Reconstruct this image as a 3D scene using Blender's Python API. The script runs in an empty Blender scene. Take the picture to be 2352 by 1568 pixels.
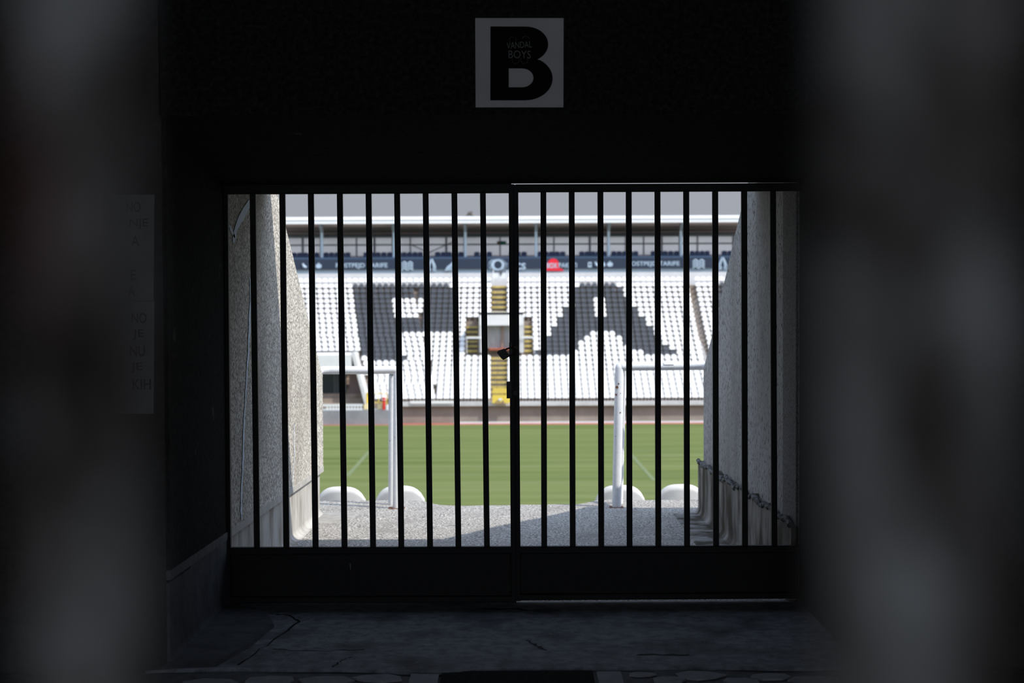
import bpy, math, random
from mathutils import Vector, Matrix
from mathutils.geometry import tessellate_polygon
random.seed(7)
SC = bpy.context.scene
COL = SC.collection
PI = math.pi

# ------------------------------------------------------------------ camera model (pixel -> world at a given distance Y)
F = 3360.0
CX, CY = 1176.0, 784.0
CAMZ = 1.45
ROT = Matrix.Rotation(math.radians(90 - 1.6), 3, 'X') @ Matrix.Rotation(math.radians(-0.25), 3, 'Z')

def V(px, py, Y):
    d = ROT @ Vector(((px - CX) / F, (CY - py) / F, -1.0))
    t = Y / d.y
    return Vector((d.x * t, Y, CAMZ + d.z * t))

def PX(p):
    c = ROT.transposed() @ (Vector(p) - Vector((0, 0, CAMZ)))
    return (CX + F * c.x / -c.z, CY - F * c.y / -c.z)

# ------------------------------------------------------------------ materials
def new_mat(name):
    m = bpy.data.materials.new(name)
    m.use_nodes = True
    nt = m.node_tree
    b = nt.nodes['Principled BSDF']
    return m, nt, b

def flat(name, col, rough=0.6, metal=0.0, spec=0.3):
    m, nt, b = new_mat(name)
    b.inputs['Base Color'].default_value = (*col, 1)
    b.inputs['Roughness'].default_value = rough
    b.inputs['Metallic'].default_value = metal
    b.inputs['Specular IOR Level'].default_value = spec
    return m

def layered(name, cols, scale=20, detail=4, rough=0.8, bump=0.0, bump_scale=None, stretch=(1, 1, 1), stops=None,
            second=None, spec=0.2, bump_dist=0.01):
    """noise-coloured surface; second=(colour, scale, lo, hi, stretch) mixes a second layer of stains on top"""
    m, nt, b = new_mat(name)
    N, L = nt.nodes, nt.links
    tc = N.new('ShaderNodeTexCoord')
    mp = N.new('ShaderNodeMapping')
    mp.inputs['Scale'].default_value = stretch
    L.new(tc.outputs['Object'], mp.inputs['Vector'])
    no = N.new('ShaderNodeTexNoise')
    no.inputs['Scale'].default_value = scale
    no.inputs['Detail'].default_value = detail
    no.inputs['Roughness'].default_value = 0.65
    L.new(mp.outputs['Vector'], no.inputs['Vector'])
    rp = N.new('ShaderNodeValToRGB')
    n = len(cols)
    stops = stops or [0.3 + 0.4 * i / (n - 1) for i in range(n)]
    while len(rp.color_ramp.elements) < n:
        rp.color_ramp.elements.new(0.5)
    for e, c, s in zip(rp.color_ramp.elements, cols, stops):
        e.position = s
    for e, c, s in zip(rp.color_ramp.elements, cols, stops):
        e.color = (*c, 1)
    L.new(no.outputs['Fac'], rp.inputs['Fac'])
    out = rp.outputs['Color']
    for sec in (second or []):
        c2, sc2, lo, hi, st2 = sec
        mp2 = N.new('ShaderNodeMapping')
        mp2.inputs['Scale'].default_value = st2
        L.new(tc.outputs['Object'], mp2.inputs['Vector'])
        n2 = N.new('ShaderNodeTexNoise')
        n2.inputs['Scale'].default_value = sc2
        n2.inputs['Detail'].default_value = 5
        L.new(mp2.outputs['Vector'], n2.inputs['Vector'])
        mr = N.new('ShaderNodeMapRange')
        mr.inputs['From Min'].default_value = lo
        mr.inputs['From Max'].default_value = hi
        L.new(n2.outputs['Fac'], mr.inputs['Value'])
        mx = N.new('ShaderNodeMix')
        mx.data_type = 'RGBA'
        L.new(mr.outputs['Result'], mx.inputs['Factor'])
        L.new(out, mx.inputs['A'])
        mx.inputs['B'].default_value = (*c2, 1)
        out = mx.outputs['Result']
    L.new(out, b.inputs['Base Color'])
    b.inputs['Roughness'].default_value = rough
    b.inputs['Specular IOR Level'].default_value = spec
    if bump:
        bp = N.new('ShaderNodeBump')
        bp.inputs['Strength'].default_value = bump
        bp.inputs['Distance'].default_value = bump_dist
        src = no.outputs['Fac']
        if bump_scale:
            n3 = N.new('ShaderNodeTexNoise')
            n3.inputs['Scale'].default_value = bump_scale
            n3.inputs['Detail'].default_value = 3
            L.new(tc.outputs['Object'], n3.inputs['Vector'])
            src = n3.outputs['Fac']
        L.new(src, bp.inputs['Height'])
        L.new(bp.outputs['Normal'], b.inputs['Normal'])
    return m

M = {}
M['pebble'] = layered('roughcast_render', [(.14, .128, .112), (.46, .425, .37), (.80, .75, .67)], scale=72, detail=3, rough=.95,
                      bump=.8, stops=[.36, .5, .64], bump_dist=.012,
                      second=[((.27, .24, .20), 2.2, .5, .75, (1, 1, .4))])
M['pitted'] = layered('pitted_concrete', [(.02, .02, .02), (.31, .305, .30), (.37, .365, .36)], scale=55, detail=1, rough=.9,
                      bump=.5, stretch=(1, 1.6, .7), stops=[.345, .395, .62],
                      second=[((.2, .19, .18), 1.6, .48, .75, (1, 1, .5))])
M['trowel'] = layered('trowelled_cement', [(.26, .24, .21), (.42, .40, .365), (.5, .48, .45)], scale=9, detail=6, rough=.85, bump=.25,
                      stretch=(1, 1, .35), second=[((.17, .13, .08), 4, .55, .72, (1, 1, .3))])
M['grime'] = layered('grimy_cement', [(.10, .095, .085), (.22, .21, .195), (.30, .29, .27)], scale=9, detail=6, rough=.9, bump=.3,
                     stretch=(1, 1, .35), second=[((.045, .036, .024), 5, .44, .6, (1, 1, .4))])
M['strip'] = layered('smooth_cement_strip', [(.34, .32, .29), (.45, .43, .4)], scale=14, rough=.85, bump=.15)
M['landing'] = layered('exposed_aggregate', [(.05, .046, .041), (.275, .258, .234), (.56, .53, .485)], scale=78, detail=2, rough=.95,
                       bump=.6, stops=[.36, .5, .66], bump_dist=.01,
                       second=[((.2, .185, .165), 3, .5, .8, (1, 1, 1))])
M['gutter'] = layered('wet_gutter_cement', [(.2, .19, .17), (.36, .34, .31)], scale=12, rough=.7, bump=.2)
M['floor_in'] = layered('worn_slab', [(.09, .098, .112), (.195, .21, .235), (.29, .305, .33)], scale=16, detail=7, rough=.75, bump=.4,
                        bump_scale=60, second=[((.05, .05, .055), 3.2, .52, .7, (1, 1, 1)), ((.3, .31, .33), 40, .64, .75, (1, 1, 1))])
M['paving'] = layered('worn_paving', [(.05, .05, .055), (.13, .135, .145)], scale=18, detail=6, rough=.8, bump=.4)
M['stone'] = layered('pale_paving_stone', [(.2, .21, .225), (.34, .35, .37)], scale=12, detail=6, rough=.75, bump=.2)
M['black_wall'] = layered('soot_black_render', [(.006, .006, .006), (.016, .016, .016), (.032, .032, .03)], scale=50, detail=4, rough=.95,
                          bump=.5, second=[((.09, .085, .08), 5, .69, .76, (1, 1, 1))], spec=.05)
M['dark_wall'] = layered('dark_grey_render', [(.035, .034, .032), (.06, .058, .055)], scale=30, rough=.95, bump=.4, spec=.05)
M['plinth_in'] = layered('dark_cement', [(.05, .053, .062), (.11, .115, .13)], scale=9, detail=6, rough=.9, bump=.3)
M['mortar'] = layered('blackened_mortar', [(.03, .03, .03), (.10, .10, .095), (.28, .29, .3)], scale=45, detail=4, rough=.95, bump=.5)
M['rough'] = layered('rough_grey_render', [(.07, .068, .066), (.17, .165, .16), (.24, .235, .23)], scale=90, detail=3, rough=.95, bump=.6)
M['trim_in'] = layered('dull_cement_strip', [(.10, .10, .105), (.16, .16, .165)], scale=14, rough=.9)
M['gate'] = layered('black_gate_paint', [(.005, .005, .005), (.012, .012, .012)], scale=30, rough=.6, spec=.25)
M['lock'] = flat('black_iron', (.012, .012, .012), .45, .3)
M['white_sign'] = layered('dingy_white_board', [(.42, .42, .42), (.5, .5, .5)], scale=4, rough=.5)
M['black_print'] = flat('black_print', (.004, .004, .004), .7, 0, .05)
M['grey_print'] = flat('faded_grey_print', (.2, .2, .19), .7)
M['notice'] = layered('dingy_paper', [(.16, .16, .16), (.22, .22, .22)], scale=6, rough=.6)
M['notice_ink'] = flat('notice_ink', (.03, .03, .03), .7)
M['white_pipe'] = layered('white_pipe_paint', [(.62, .63, .65), (.74, .74, .74)], scale=18, rough=.45, bump=.15,
                          second=[((.09, .035, .015), 30, .70, .74, (1, 1, 1))])
M['rust'] = flat('rust', (.12, .045, .02), .9)
M['seat_white'] = flat('white_seat_plastic', (.74, .735, .72), .4)
M['seat_near'] = layered('weathered_white_plastic', [(.66, .65, .63), (.78, .775, .76)], scale=6, rough=.45,
                         second=[((.4, .38, .36), 9, .62, .8, (1, 1, 1))])
M['seat_dark'] = layered('charcoal_seat_plastic', [(.052, .058, .068), (.085, .09, .10)], scale=3, rough=.45)
M['seat_navy'] = flat('navy_seat_fabric', (.02, .032, .075), .6)
M['terrace'] = layered('terrace_concrete', [(.22, .17, .13), (.36, .29, .235)], scale=1.4, rough=.95)
M['terrace_grey'] = layered('grey_terrace_concrete', [(.26, .25, .24), (.36, .35, .33)], scale=1.4, rough=.95)
M['stair'] = layered('dark_stair_concrete', [(.10, .085, .07), (.17, .145, .12)], scale=2, rough=.95)  # darker brown than the terrace, shows between the yellow edges
M['yellow'] = layered('worn_yellow_paint', [(.40, .30, .085), (.60, .46, .15)], scale=2.5, rough=.7, stops=[.35, .6],
                      second=[((.35, .28, .18), 3, .55, .75, (1, 1, 1))])
M['yellow_metal'] = flat('yellow_steel', (.75, .55, .09), .5)
M['cream'] = flat('cream_panel', (.75, .62, .33), .6)
M['red'] = flat('red_paint', (.6, .03, .025), .5)
M['brick_red'] = flat('brick_red_paint', (.34, .09, .05), .7)
M['white_wall'] = layered('white_concrete_paint', [(.62, .61, .6), (.72, .71, .7)], scale=.8, rough=.8)
M['pale_wall'] = layered('pale_grey_concrete', [(.46, .45, .44), (.58, .57, .56)], scale=1.2, rough=.85)
M['beige_wall'] = layered('weathered_beige_wall', [(.21, .18, .152), (.29, .248, .21)], scale=.7, rough=.9)
M['grey_wall'] = layered('grey_painted_wall', [(.2, .205, .215), (.28, .285, .295)], scale=.7, rough=.85)
M['mauve'] = flat('mauve_plaster', (.24, .17, .165), .8)
M['blue_grey'] = flat('blue_grey_cladding', (.33, .40, .47), .6)
M['navy'] = flat('dark_navy_panel', (.026, .036, .062), .5)
M['navy_top'] = flat('navy_rail', (.05, .085, .14), .5)
M['ice'] = flat('pale_blue_print', (.42, .52, .62), .6)
M['cap_red'] = flat('bright_red_print', (.75, .02, .04), .5)
M['roof_white'] = flat('white_roof_fascia', (.86, .86, .86), .5)
M['roof_under'] = layered('brown_roof_lining', [(.55, .44, .39), (.70, .57, .52)], scale=.8, rough=.9, stretch=(.15, 1.5, 1))
M['purlin'] = flat('grey_purlin', (.10, .105, .115), .7)
M['post_blue'] = flat('pale_blue_steel', (.46, .56, .64), .5)
M['mullion'] = flat('grey_mullion', (.28, .32, .35), .5)
M['glass'] = layered('reflective_glazing', [(.9, .9, .92), (1, 1, 1)], scale=.25, rough=.3)
M['glass'].node_tree.nodes['Principled BSDF'].inputs['Metallic'].default_value = .85
M['dark_glass'] = flat('dark_glazing', (.018, .024, .04), .12, 0, .5)
M['green_sign'] = flat('green_sign', (.03, .22, .14), .5)
M['shutter'] = layered('weathered_shutter', [(.30, .30, .30), (.46, .455, .45)], scale=3, stretch=(6, 6, .6), rough=.7)
M['brown_post'] = flat('rusty_post', (.26, .18, .14), .8)
M['rail_white'] = flat('white_steel', (.7, .7, .7), .5)
M['grass'] = layered('mown_grass', [(.082, .108, .034), (.116, .14, .05), (.148, .164, .07)], scale=.55, detail=6, rough=1.0,
                     stretch=(.06, 1.2, 1), spec=.0, second=[((.13, .145, .075), 1.5, .55, .8, (.05, 1, 1))])
M['line_white'] = flat('faded_line_paint', (.125, .155, .068), .9)
M['track'] = layered('red_track', [(.32, .085, .06), (.4, .13, .1)], scale=1, rough=.95)
M['kerb'] = flat('white_kerb', (.62, .62, .62), .8)
M['asphalt'] = layered('pale_bounce_concrete', [(.32, .32, .32), (.44, .44, .44)], scale=12, rough=.95)  # unseen ground behind the camera, made pale to bounce sunlight onto the sign
M['leaf'] = layered('hazed_brown_foliage', [(.18, .165, .15), (.26, .24, .22)], scale=3, rough=1)  # brown lightened so the colour itself carries the distance haze
M['picket'] = layered('peeling_gate_paint', [(.010, .007, .006), (.05, .046, .042), (.12, .12, .115), (.19, .19, .188)], scale=52, detail=3, rough=.85,
                      stretch=(1, 1, .55), stops=[.34, .44, .56, .68], spec=.1, bump=.3,
                      second=[((.04, .011, .007), 30, .56, .66, (1, 1, .6))])
M['streak'] = layered('pale_blue_paint_run', [(.5, .6, .7), (.8, .88, .95)], scale=60, rough=.8)
M['net'] = flat('white_net_cord', (.75, .75, .75), .7)

# ------------------------------------------------------------------ mesh builder
class MB:
    def __init__(s):
        s.v, s.f, s.sm = [], [], []
    def add(s, vs, fs, smooth=False):
        o = len(s.v)
        s.v += [tuple(p) for p in vs]
        s.f += [tuple(i + o for i in f) for f in fs]
        s.sm += [smooth] * len(fs)
        return s
    def box(s, a, b):
        (x0, y0, z0), (x1, y1, z1) = a, b
        x0, x1 = min(x0, x1), max(x0, x1); y0, y1 = min(y0, y1), max(y0, y1); z0, z1 = min(z0, z1), max(z0, z1)
        return s.hexa([(x0, y0, z0), (x1, y0, z0), (x1, y1, z0), (x0, y1, z0), (x0, y0, z1), (x1, y0, z1), (x1, y1, z1), (x0, y1, z1)])
    def hexa(s, p):
        return s.add(p, [(3, 2, 1, 0), (4, 5, 6, 7), (0, 1, 5, 4), (1, 2, 6, 5), (2, 3, 7, 6), (3, 0, 4, 7)])
    def bar(s, a, b, w, d, c=0.0):
        """near-vertical bar from a to b with rectangular chamfered section (w along X, d along Y)"""
        hw, hd = w / 2, d / 2
        c = c or min(w, d) * .12
        sec = [(-hw + c, -hd), (hw - c, -hd), (hw, -hd + c), (hw, hd - c), (hw - c, hd), (-hw + c, hd), (-hw, hd - c), (-hw, -hd + c)]
        vs = [(q[0] + x, q[1] + y, q[2]) for q in (a, b) for x, y in sec]
        n = 8
        fs = [(i, (i + 1) % n, n + (i + 1) % n, n + i) for i in range(n)] + [tuple(range(n))[::-1], tuple(range(n, 2 * n))]
        return s.add(vs, fs)
    def hbar(s, a, b, h, d, c=0.0):
        """near-horizontal bar (h along Z, d along Y) between a and b"""
        hh, hd = h / 2, d / 2
        c = c or min(h, d) * .12
        sec = [(-hd + c, -hh), (hd - c, -hh), (hd, -hh + c), (hd, hh - c), (hd - c, hh), (-hd + c, hh), (-hd, hh - c), (-hd, -hh + c)]
        vs = [(q[0], q[1] + y, q[2] + z) for q in (a, b) for y, z in sec]
        n = 8
        fs = [(i, (i + 1) % n, n + (i + 1) % n, n + i) for i in range(n)] + [tuple(range(n))[::-1], tuple(range(n, 2 * n))]
        return s.add(vs, fs)
    def tube(s, pts, r, n=12, cap=True):
        pts = [Vector(p) for p in pts]
        rs = r if isinstance(r, (list, tuple)) else [r] * len(pts)
        rings = []
        t0 = (pts[1] - pts[0]).normalized()
        up = Vector((0, 0, 1)) if abs(t0.z) < .9 else Vector((0, 1, 0))
        side = t0.cross(up).normalized()
        for i, p in enumerate(pts):
            if i == 0: t = pts[1] - pts[0]
            elif i == len(pts) - 1: t = pts[-1] - pts[-2]
            else: t = (pts[i + 1] - p).normalized() + (p - pts[i - 1]).normalized()
            t.normalize()
            side = (side - t * side.dot(t)).normalized()
            u = t.cross(side)
            rings.append([p + (side * math.cos(2 * PI * k / n) + u * math.sin(2 * PI * k / n)) * rs[i] for k in range(n)])
        vs = [q for rg in rings for q in rg]
        fs = []
        for i in range(len(pts) - 1):
            for k in range(n):
                fs.append((i * n + k, i * n + (k + 1) % n, (i + 1) * n + (k + 1) % n, (i + 1) * n + k))
        s.add(vs, fs, True)
        if cap:
            s.add(rings[0], [tuple(range(n))[::-1]]); s.add(rings[-1], [tuple(range(n))])
        return s
    def prism_yz(s, poly, x0, x1):
        n = len(poly)
        tris = tessellate_polygon([[Vector((y, z, 0)) for y, z in poly]])
        vs = [(x0, y, z) for y, z in poly] + [(x1, y, z) for y, z in poly]
        fs = [t for t in tris] + [tuple(i + n for i in reversed(t)) for t in tris]
        fs += [(i, (i + 1) % n, n + (i + 1) % n, n + i) for i in range(n)]
        return s.add(vs, fs)
    def plate(s, loops, y0, y1):
        """polygon(s) in XZ (first outer, others holes) given thickness between y0 and y1"""
        flat_ = [p for l in loops for p in l]
        n = len(flat_)
        tris = tessellate_polygon([[Vector((x, z, 0)) for x, z in l] for l in loops])
        vs = [(x, y0, z) for x, z in flat_] + [(x, y1, z) for x, z in flat_]
        fs = [t for t in tris] + [tuple(i + n for i in reversed(t)) for t in tris]
        o = 0
        for l in loops:
            k = len(l)
            fs += [(o + i, o + (i + 1) % k, n + o + (i + 1) % k, n + o + i) for i in range(k)]
            o += k
        return s.add(vs, fs)
    def build(s, name, mat, parent=None, origin=None, recalc=True):
        me = bpy.data.meshes.new(name)
        vs = s.v
        if origin is not None:
            ox, oy, oz = origin
            vs = [(x - ox, y - oy, z - oz) for x, y, z in vs]
        me.from_pydata(vs, [], s.f)
        me.polygons.foreach_set('use_smooth', s.sm)
        if recalc:
            import bmesh
            bm = bmesh.new(); bm.from_mesh(me)
            bmesh.ops.recalc_face_normals(bm, faces=bm.faces)
            bm.to_mesh(me); bm.free()
        me.update()
        me.materials.append(mat)
        o = bpy.data.objects.new(name, me)
        COL.objects.link(o)
        if origin is not None and parent is None: o.location = origin
        if parent is not None:
            o.parent = parent
        return o

def tag(o, label, cat, group=None, kind=None):
    o['label'] = label; o['category'] = cat
    if group: o['group'] = group
    if kind: o['kind'] = kind
    return o

def struct(name, mb, mat, label, cat):
    return tag(mb.build(name, mat), label, cat, kind='structure')

def thing(name, loc, label, cat, group=None):
    o = bpy.data.objects.new(name, None)
    o.empty_display_size = .1
    COL.objects.link(o)
    o.location = loc
    return tag(o, label, cat, group)

class Part:
    """build a part given in world coordinates under an (unrotated) root or part"""
    @staticmethod
    def put(mb, name, mat, root, sub=None):
        loc = root.location
        return mb.build(name, mat, sub if sub is not None else root, origin=tuple(loc))

put = Part.put

def text_mb(s, h, w=None, bold=0.0, extrude=.004, mono=False):
    """letters as an XZ mesh facing -Y, lower-left at the origin, cap height h, total width w"""
    cu = bpy.data.curves.new('t', 'FONT')
    cu.body = s; cu.size = 1; cu.extrude = .5; cu.offset = bold; cu.resolution_u = 3
    ob = bpy.data.objects.new('t', cu); COL.objects.link(ob)
    dg = bpy.context.evaluated_depsgraph_get(); dg.update()
    me = bpy.data.meshes.new_from_object(ob.evaluated_get(dg))
    xs = [v.co.x for v in me.vertices]; ys = [v.co.y for v in me.vertices]
    x0, x1, y0, y1 = min(xs), max(xs), min(ys), max(ys)
    sy = h / (y1 - y0); sx = (w / (x1 - x0)) if w else sy
    mb = MB()
    mb.add([((v.co.x - x0) * sx, -v.co.z * 2 * extrude, (v.co.y - y0) * sy) for v in me.vertices], [tuple(p.vertices) for p in me.polygons])
    bpy.data.objects.remove(ob); bpy.data.curves.remove(cu); bpy.data.meshes.remove(me)
    return mb

def moved(mb, off, rot=0.0):
    c, s_ = math.cos(rot), math.sin(rot)
    mb.v = [(x * c - z * s_ + off[0], y + off[1], x * s_ + z * c + off[2]) for x, y, z in mb.v]
    return mb

ORD = ['', 'first', 'second', 'third', 'fourth', 'fifth', 'sixth', 'seventh', 'eighth', 'ninth', 'tenth', 'eleventh', 'twelfth', 'thirteenth',
       'fourteenth', 'fifteenth', 'sixteenth', 'seventeenth', 'eighteenth', 'nineteenth', 'twentieth']
TENS = {20: 'twenty', 30: 'thirty', 40: 'forty', 50: 'fifty', 60: 'sixty'}
def ordinal(n):
    if n <= 20: return ORD[n]
    t, u = n // 10 * 10, n % 10
    if u == 0: return {30: 'thirtieth', 40: 'fortieth', 50: 'fiftieth', 60: 'sixtieth'}[t]
    return TENS[t] + '-' + ORD[u]

# ================================================================== NEAR: passage shell
XL, XR = -1.37, 1.375
YF, YG = 5.8, 7.0            # portal face, gate plane
def fz(Y):                   # passage floor: flat to the gate, then falling gently to the landing edge
    return 0.0 if Y <= YG else -.025 * (Y - YG)

# --- floors
b = MB()
ys = [5.74, 6.2, 6.6, 7.0, 8.0, 9.0, 10.0, 10.6]
def jag(x): return 5.735 + .02 * math.sin(3.1 * x) + .012 * math.sin(9.7 * x + 1) + (.03 if x < -.2 else 0) * math.sin(5 * x)
nx = 40
for i in range(nx):
    x0 = -1.45 + 2.9 * i / nx; x1 = -1.45 + 2.9 * (i + 1) / nx
    b.hexa([(x0, jag(x0), -.3), (x1, jag(x1), -.3), (x1, 7.02, -.3), (x0, 7.02, -.3), (x0, jag(x0), 0), (x1, jag(x1), 0), (x1, 7.02, 0), (x0, 7.02, 0)])
struct('floor', b, M['floor_in'], 'worn blue grey concrete threshold slab in front of the black gate', 'floor')

b = MB()
def lip(x):                  # outer edge of the landing: two raised side blocks and a worn dip between them
    t = x
    base = 11.08 + .03 * math.sin(4 * x)
    l = 1 / (1 + math.exp((t + .62) * 26)); r = 1 / (1 + math.exp((.60 - t) * 26))
    return base + .33 * max(l, r) + .012 * math.sin(23 * x)
nx = 70
for i in range(nx):
    x0 = -1.62 + 3.24 * i / nx; x1 = -1.62 + 3.24 * (i + 1) / nx
    e0, e1 = lip(x0), lip(x1)
    b.hexa([(x0, 7.02, -1.2), (x1, 7.02, -1.2), (x1, e1, -1.2), (x0, e0, -1.2), (x0, 7.02, fz(7.02)), (x1, 7.02, fz(7.02)), (x1, e1, fz(e1)), (x0, e0, fz(e0))])
struct('floor_landing', b, M['landing'], 'sunlit rough aggregate landing beyond the gate crossed by a shadow', 'floor')

b = MB().box((-9, -3.2, -.35), (9, 5.735, -.012))
struct('floor_concourse', b, M['paving'], 'dark worn paving at the bottom edge before the threshold slab', 'floor')
# pale flat stones let into the concourse floor near the threshold
b = MB()
def stone(cx, cy, rx, ry, n, rot=0, sq=False):
    pts = []
    for k in range(n):
        a = rot + 2 * PI * k / n
        rr = 1 if sq else random.uniform(.82, 1.1)
        pts.append((cx + rx * rr * math.cos(a), cy + ry * rr * math.sin(a)))
    vs = [(x, y, -.03) for x, y in pts] + [(x, y, -.004) for x, y in pts]
    b.add(vs, [tuple(range(n, 2 * n))] + [(i, (i + 1) % n, n + (i + 1) % n, n + i) for i in range(n)])
b.box((.325, 5.2, -.03), (.42, 5.7, -.004))
b.box((-.4, 5.25, -.03), (-.29, 5.7, -.004))
for cx, cy, rx, ry in [(.50, 5.66, .06, .03), (.60, 5.58, .07, .05), (.72, 5.64, .10, .06), (.87, 5.55, .08, .05), (.99, 5.62, .09, .05), (1.15, 5.56, .1, .06), (-.52, 5.62, .1, .06),
                       (-.72, 5.58, .11, .07), (-.93, 5.60, .1, .06), (-1.15, 5.55, .12, .07), (.55, 5.45, .1, .07), (.8, 5.42, .12, .06), (1.05, 5.4, .12, .07), (-.6, 5.42, .14, .07)]:
    stone(cx, cy, rx, ry, 7, random.random() * 3)
struct('floor_stones', b, M['stone'], 'pale irregular paving stones set in the floor before the threshold', 'floor')
b = MB().box((-.28, 4.9, -.012), (.31, 5.705, -.002))
m_ = b.build('floor_mat', M['black_wall'])
tag(m_, 'dark flat mat lying on the paving before the threshold slab', 'mat')

b = MB()
def crack(pts, w=.006):
    P_ = [Vector((x, y, .0012)) for x, y in pts]
    dense_ = []
    for a_, c_ in zip(P_, P_[1:]):
        for t in range(6):
            q_ = a_.lerp(c_, t / 6); dense_.append(q_ + Vector((random.uniform(-.008, .008), random.uniform(-.012, .012), 0)))
    dense_.append(P_[-1])
    vs = []
    for i, q_ in enumerate(dense_):
        n_ = (dense_[min(i + 1, len(dense_) - 1)] - dense_[max(i - 1, 0)]).normalized()
        sd = Vector((-n_.y, n_.x, 0)) * w * random.uniform(.4, 1.2)
        vs += [q_ - sd, q_ + sd]
    b.add(vs, [(2 * i, 2 * i + 1, 2 * i + 3, 2 * i + 2) for i in range(len(dense_) - 1)])
crack([(-1.10, 6.75), (-1.02, 6.72), (-.97, 6.6), (-1.03, 6.2), (-1.10, 5.8)])
crack([(-1.0, 6.06), (-.8, 6.03), (-.62, 6.06)], .004)
crack([(-.72, 5.76), (-.70, 5.85), (-.66, 5.93)], .005)
crack([(-.15, 6.85), (.02, 6.84), (.07, 6.8)], .012)
crack([(.06, 6.2), (.10, 6.1), (.14, 6.03)], .009)
crack([(.50, 5.95), (.72, 5.94)], .012)
o_ = b.build('crack', M['black_print'], bpy.data.objects['floor'], recalc=False)
# --- portal front and lintel
b = MB().box((-9, YF, -.3), (XL - .012, YF + .4, 4.2))
struct('wall_front_left', b, M['dark_wall'], 'dark wall carrying two pale notices beside the passage mouth', 'wall')
b = MB().box((XR, YF, -.3), (9, YF + .4, 4.2))
struct('wall_front_right', b, M['dark_wall'], 'dark wall beside the passage mouth behind the blurred near picket', 'wall')
zl = V(1176, 262, YF).z
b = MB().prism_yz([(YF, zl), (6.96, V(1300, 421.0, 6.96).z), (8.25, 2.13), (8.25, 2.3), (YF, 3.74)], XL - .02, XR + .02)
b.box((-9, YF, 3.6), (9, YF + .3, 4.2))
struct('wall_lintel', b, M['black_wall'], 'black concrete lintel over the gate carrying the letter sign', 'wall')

# --- left passage wall
def wall_profile(y0, y1, ztop_in, top=None):
    pass
jl = lambda Y: .312 - .0257 * (Y - 7)         # height of the joint above which the render starts
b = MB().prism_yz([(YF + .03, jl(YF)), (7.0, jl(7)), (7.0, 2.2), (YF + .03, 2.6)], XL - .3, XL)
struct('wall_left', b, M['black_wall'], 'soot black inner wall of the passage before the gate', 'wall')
b = MB().prism_yz([(7.0, jl(7) + .035), (10.56, jl(10.56) + .035), (10.56, .915), (8.8, 1.955), (8.22, 2.3), (7.0, 2.25)], XL - .26, XL)
struct('wall_left_outer', b, M['pebble'], 'tan pebble-dashed parapet wall with sunlit end beyond the gate', 'wall')
b = MB().prism_yz([(7.0, jl(7)), (10.56, jl(10.56)), (10.56, jl(10.56) + .036), (7.0, jl(7) + .036)], XL - .26, XL + .003)
struct('trim_1', b, M['strip'], 'smooth cement strip under the pebble-dashed wall', 'trim')
# plinth with a coved foot
def plinth(x_face, sgn, y0, y1, h_of, mat, name, label, ext=.10, ny=48):
    b = MB()
    prof = [(0.0, 1.0), (.0, .5), (.0, .15)] + [(.045 * (1 - math.cos(t * PI / 16)), .15 * (1 - math.sin(t * PI / 16))) for t in range(1, 8)] + [(.047, .004), (ext, -.006), (ext + .02, -.03)]
    rows = []
    for i in range(ny + 1):
        Y = y0 + (y1 - y0) * i / ny
        w = 1 + .05 * math.sin(2.3 * Y)
        rows.append([(x_face + sgn * (dx * w), Y, fz(Y) + (h_of(Y) - fz(Y)) * hz if hz > 0 else fz(Y) + hz) for dx, hz in prof] + [(x_face + sgn * ext, Y, -.4), (x_face - sgn * .24, Y, -.4), (x_face - sgn * .24, Y, h_of(Y))])
    n = len(rows[0])
    vs = [p for r in rows for p in r]
    fs = [(i * n + k, i * n + (k + 1) % n, (i + 1) * n + (k + 1) % n, (i + 1) * n + k) for i in range(ny) for k in range(n)]
    b.add(vs, fs)
    b.add(rows[0], [tuple(range(n))]); b.add(rows[-1], [tuple(range(n))[::-1]])
    return struct(name, b, mat, label, 'baseboard')
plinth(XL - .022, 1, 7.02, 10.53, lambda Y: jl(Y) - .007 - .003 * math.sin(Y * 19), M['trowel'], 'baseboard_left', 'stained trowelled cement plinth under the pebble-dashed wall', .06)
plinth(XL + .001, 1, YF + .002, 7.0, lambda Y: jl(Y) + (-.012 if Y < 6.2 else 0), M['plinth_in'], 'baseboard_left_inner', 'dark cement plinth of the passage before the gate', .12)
b = MB().prism_yz([(YF + .002, jl(YF)), (7.0, jl(7)), (7.0, jl(7) + .036), (YF + .002, jl(YF) + .036)], XL - .05, XL + .005)
struct('trim_6', b, M['trim_in'], 'dull grey cement strip on the dark plinth before the gate', 'trim')
# cement fillets spread over the floor at the foot of the plinth
b = MB()
def fillet(pts, h=.012):
    n = len(pts)
    cx = sum(p[0] for p in pts) / n; cy = sum(p[1] for p in pts) / n
    vs = [(x, y, fz(y) - .01) for x, y in pts] + [(cx + (x - cx) * .9, cy + (y - cy) * .95, fz(y) + h) for x, y in pts]
    b.add(vs, [tuple(range(n, 2 * n))] + [(i, (i + 1) % n, n + (i + 1) % n, n + i) for i in range(n)])
fillet([(-1.40, 5.76), (-1.18, 5.77), (-1.10, 6.1), (-1.06, 6.5), (-1.13, 6.75), (-1.22, 6.86), (-1.40, 6.9)], .016)
struct('trim_2', b, M['plinth_in'], 'dark cement fillet spread over the floor at the plinth foot', 'trim')
b = MB()
fillet([(-1.4, 10.0), (-1.22, 10.05), (-1.11, 10.35), (-1.14, 10.62), (-1.4, 10.66)], .006)
struct('trim_3', b, M['gutter'], 'pale cement gutter piece at the sunlit wall end', 'trim')

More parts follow.
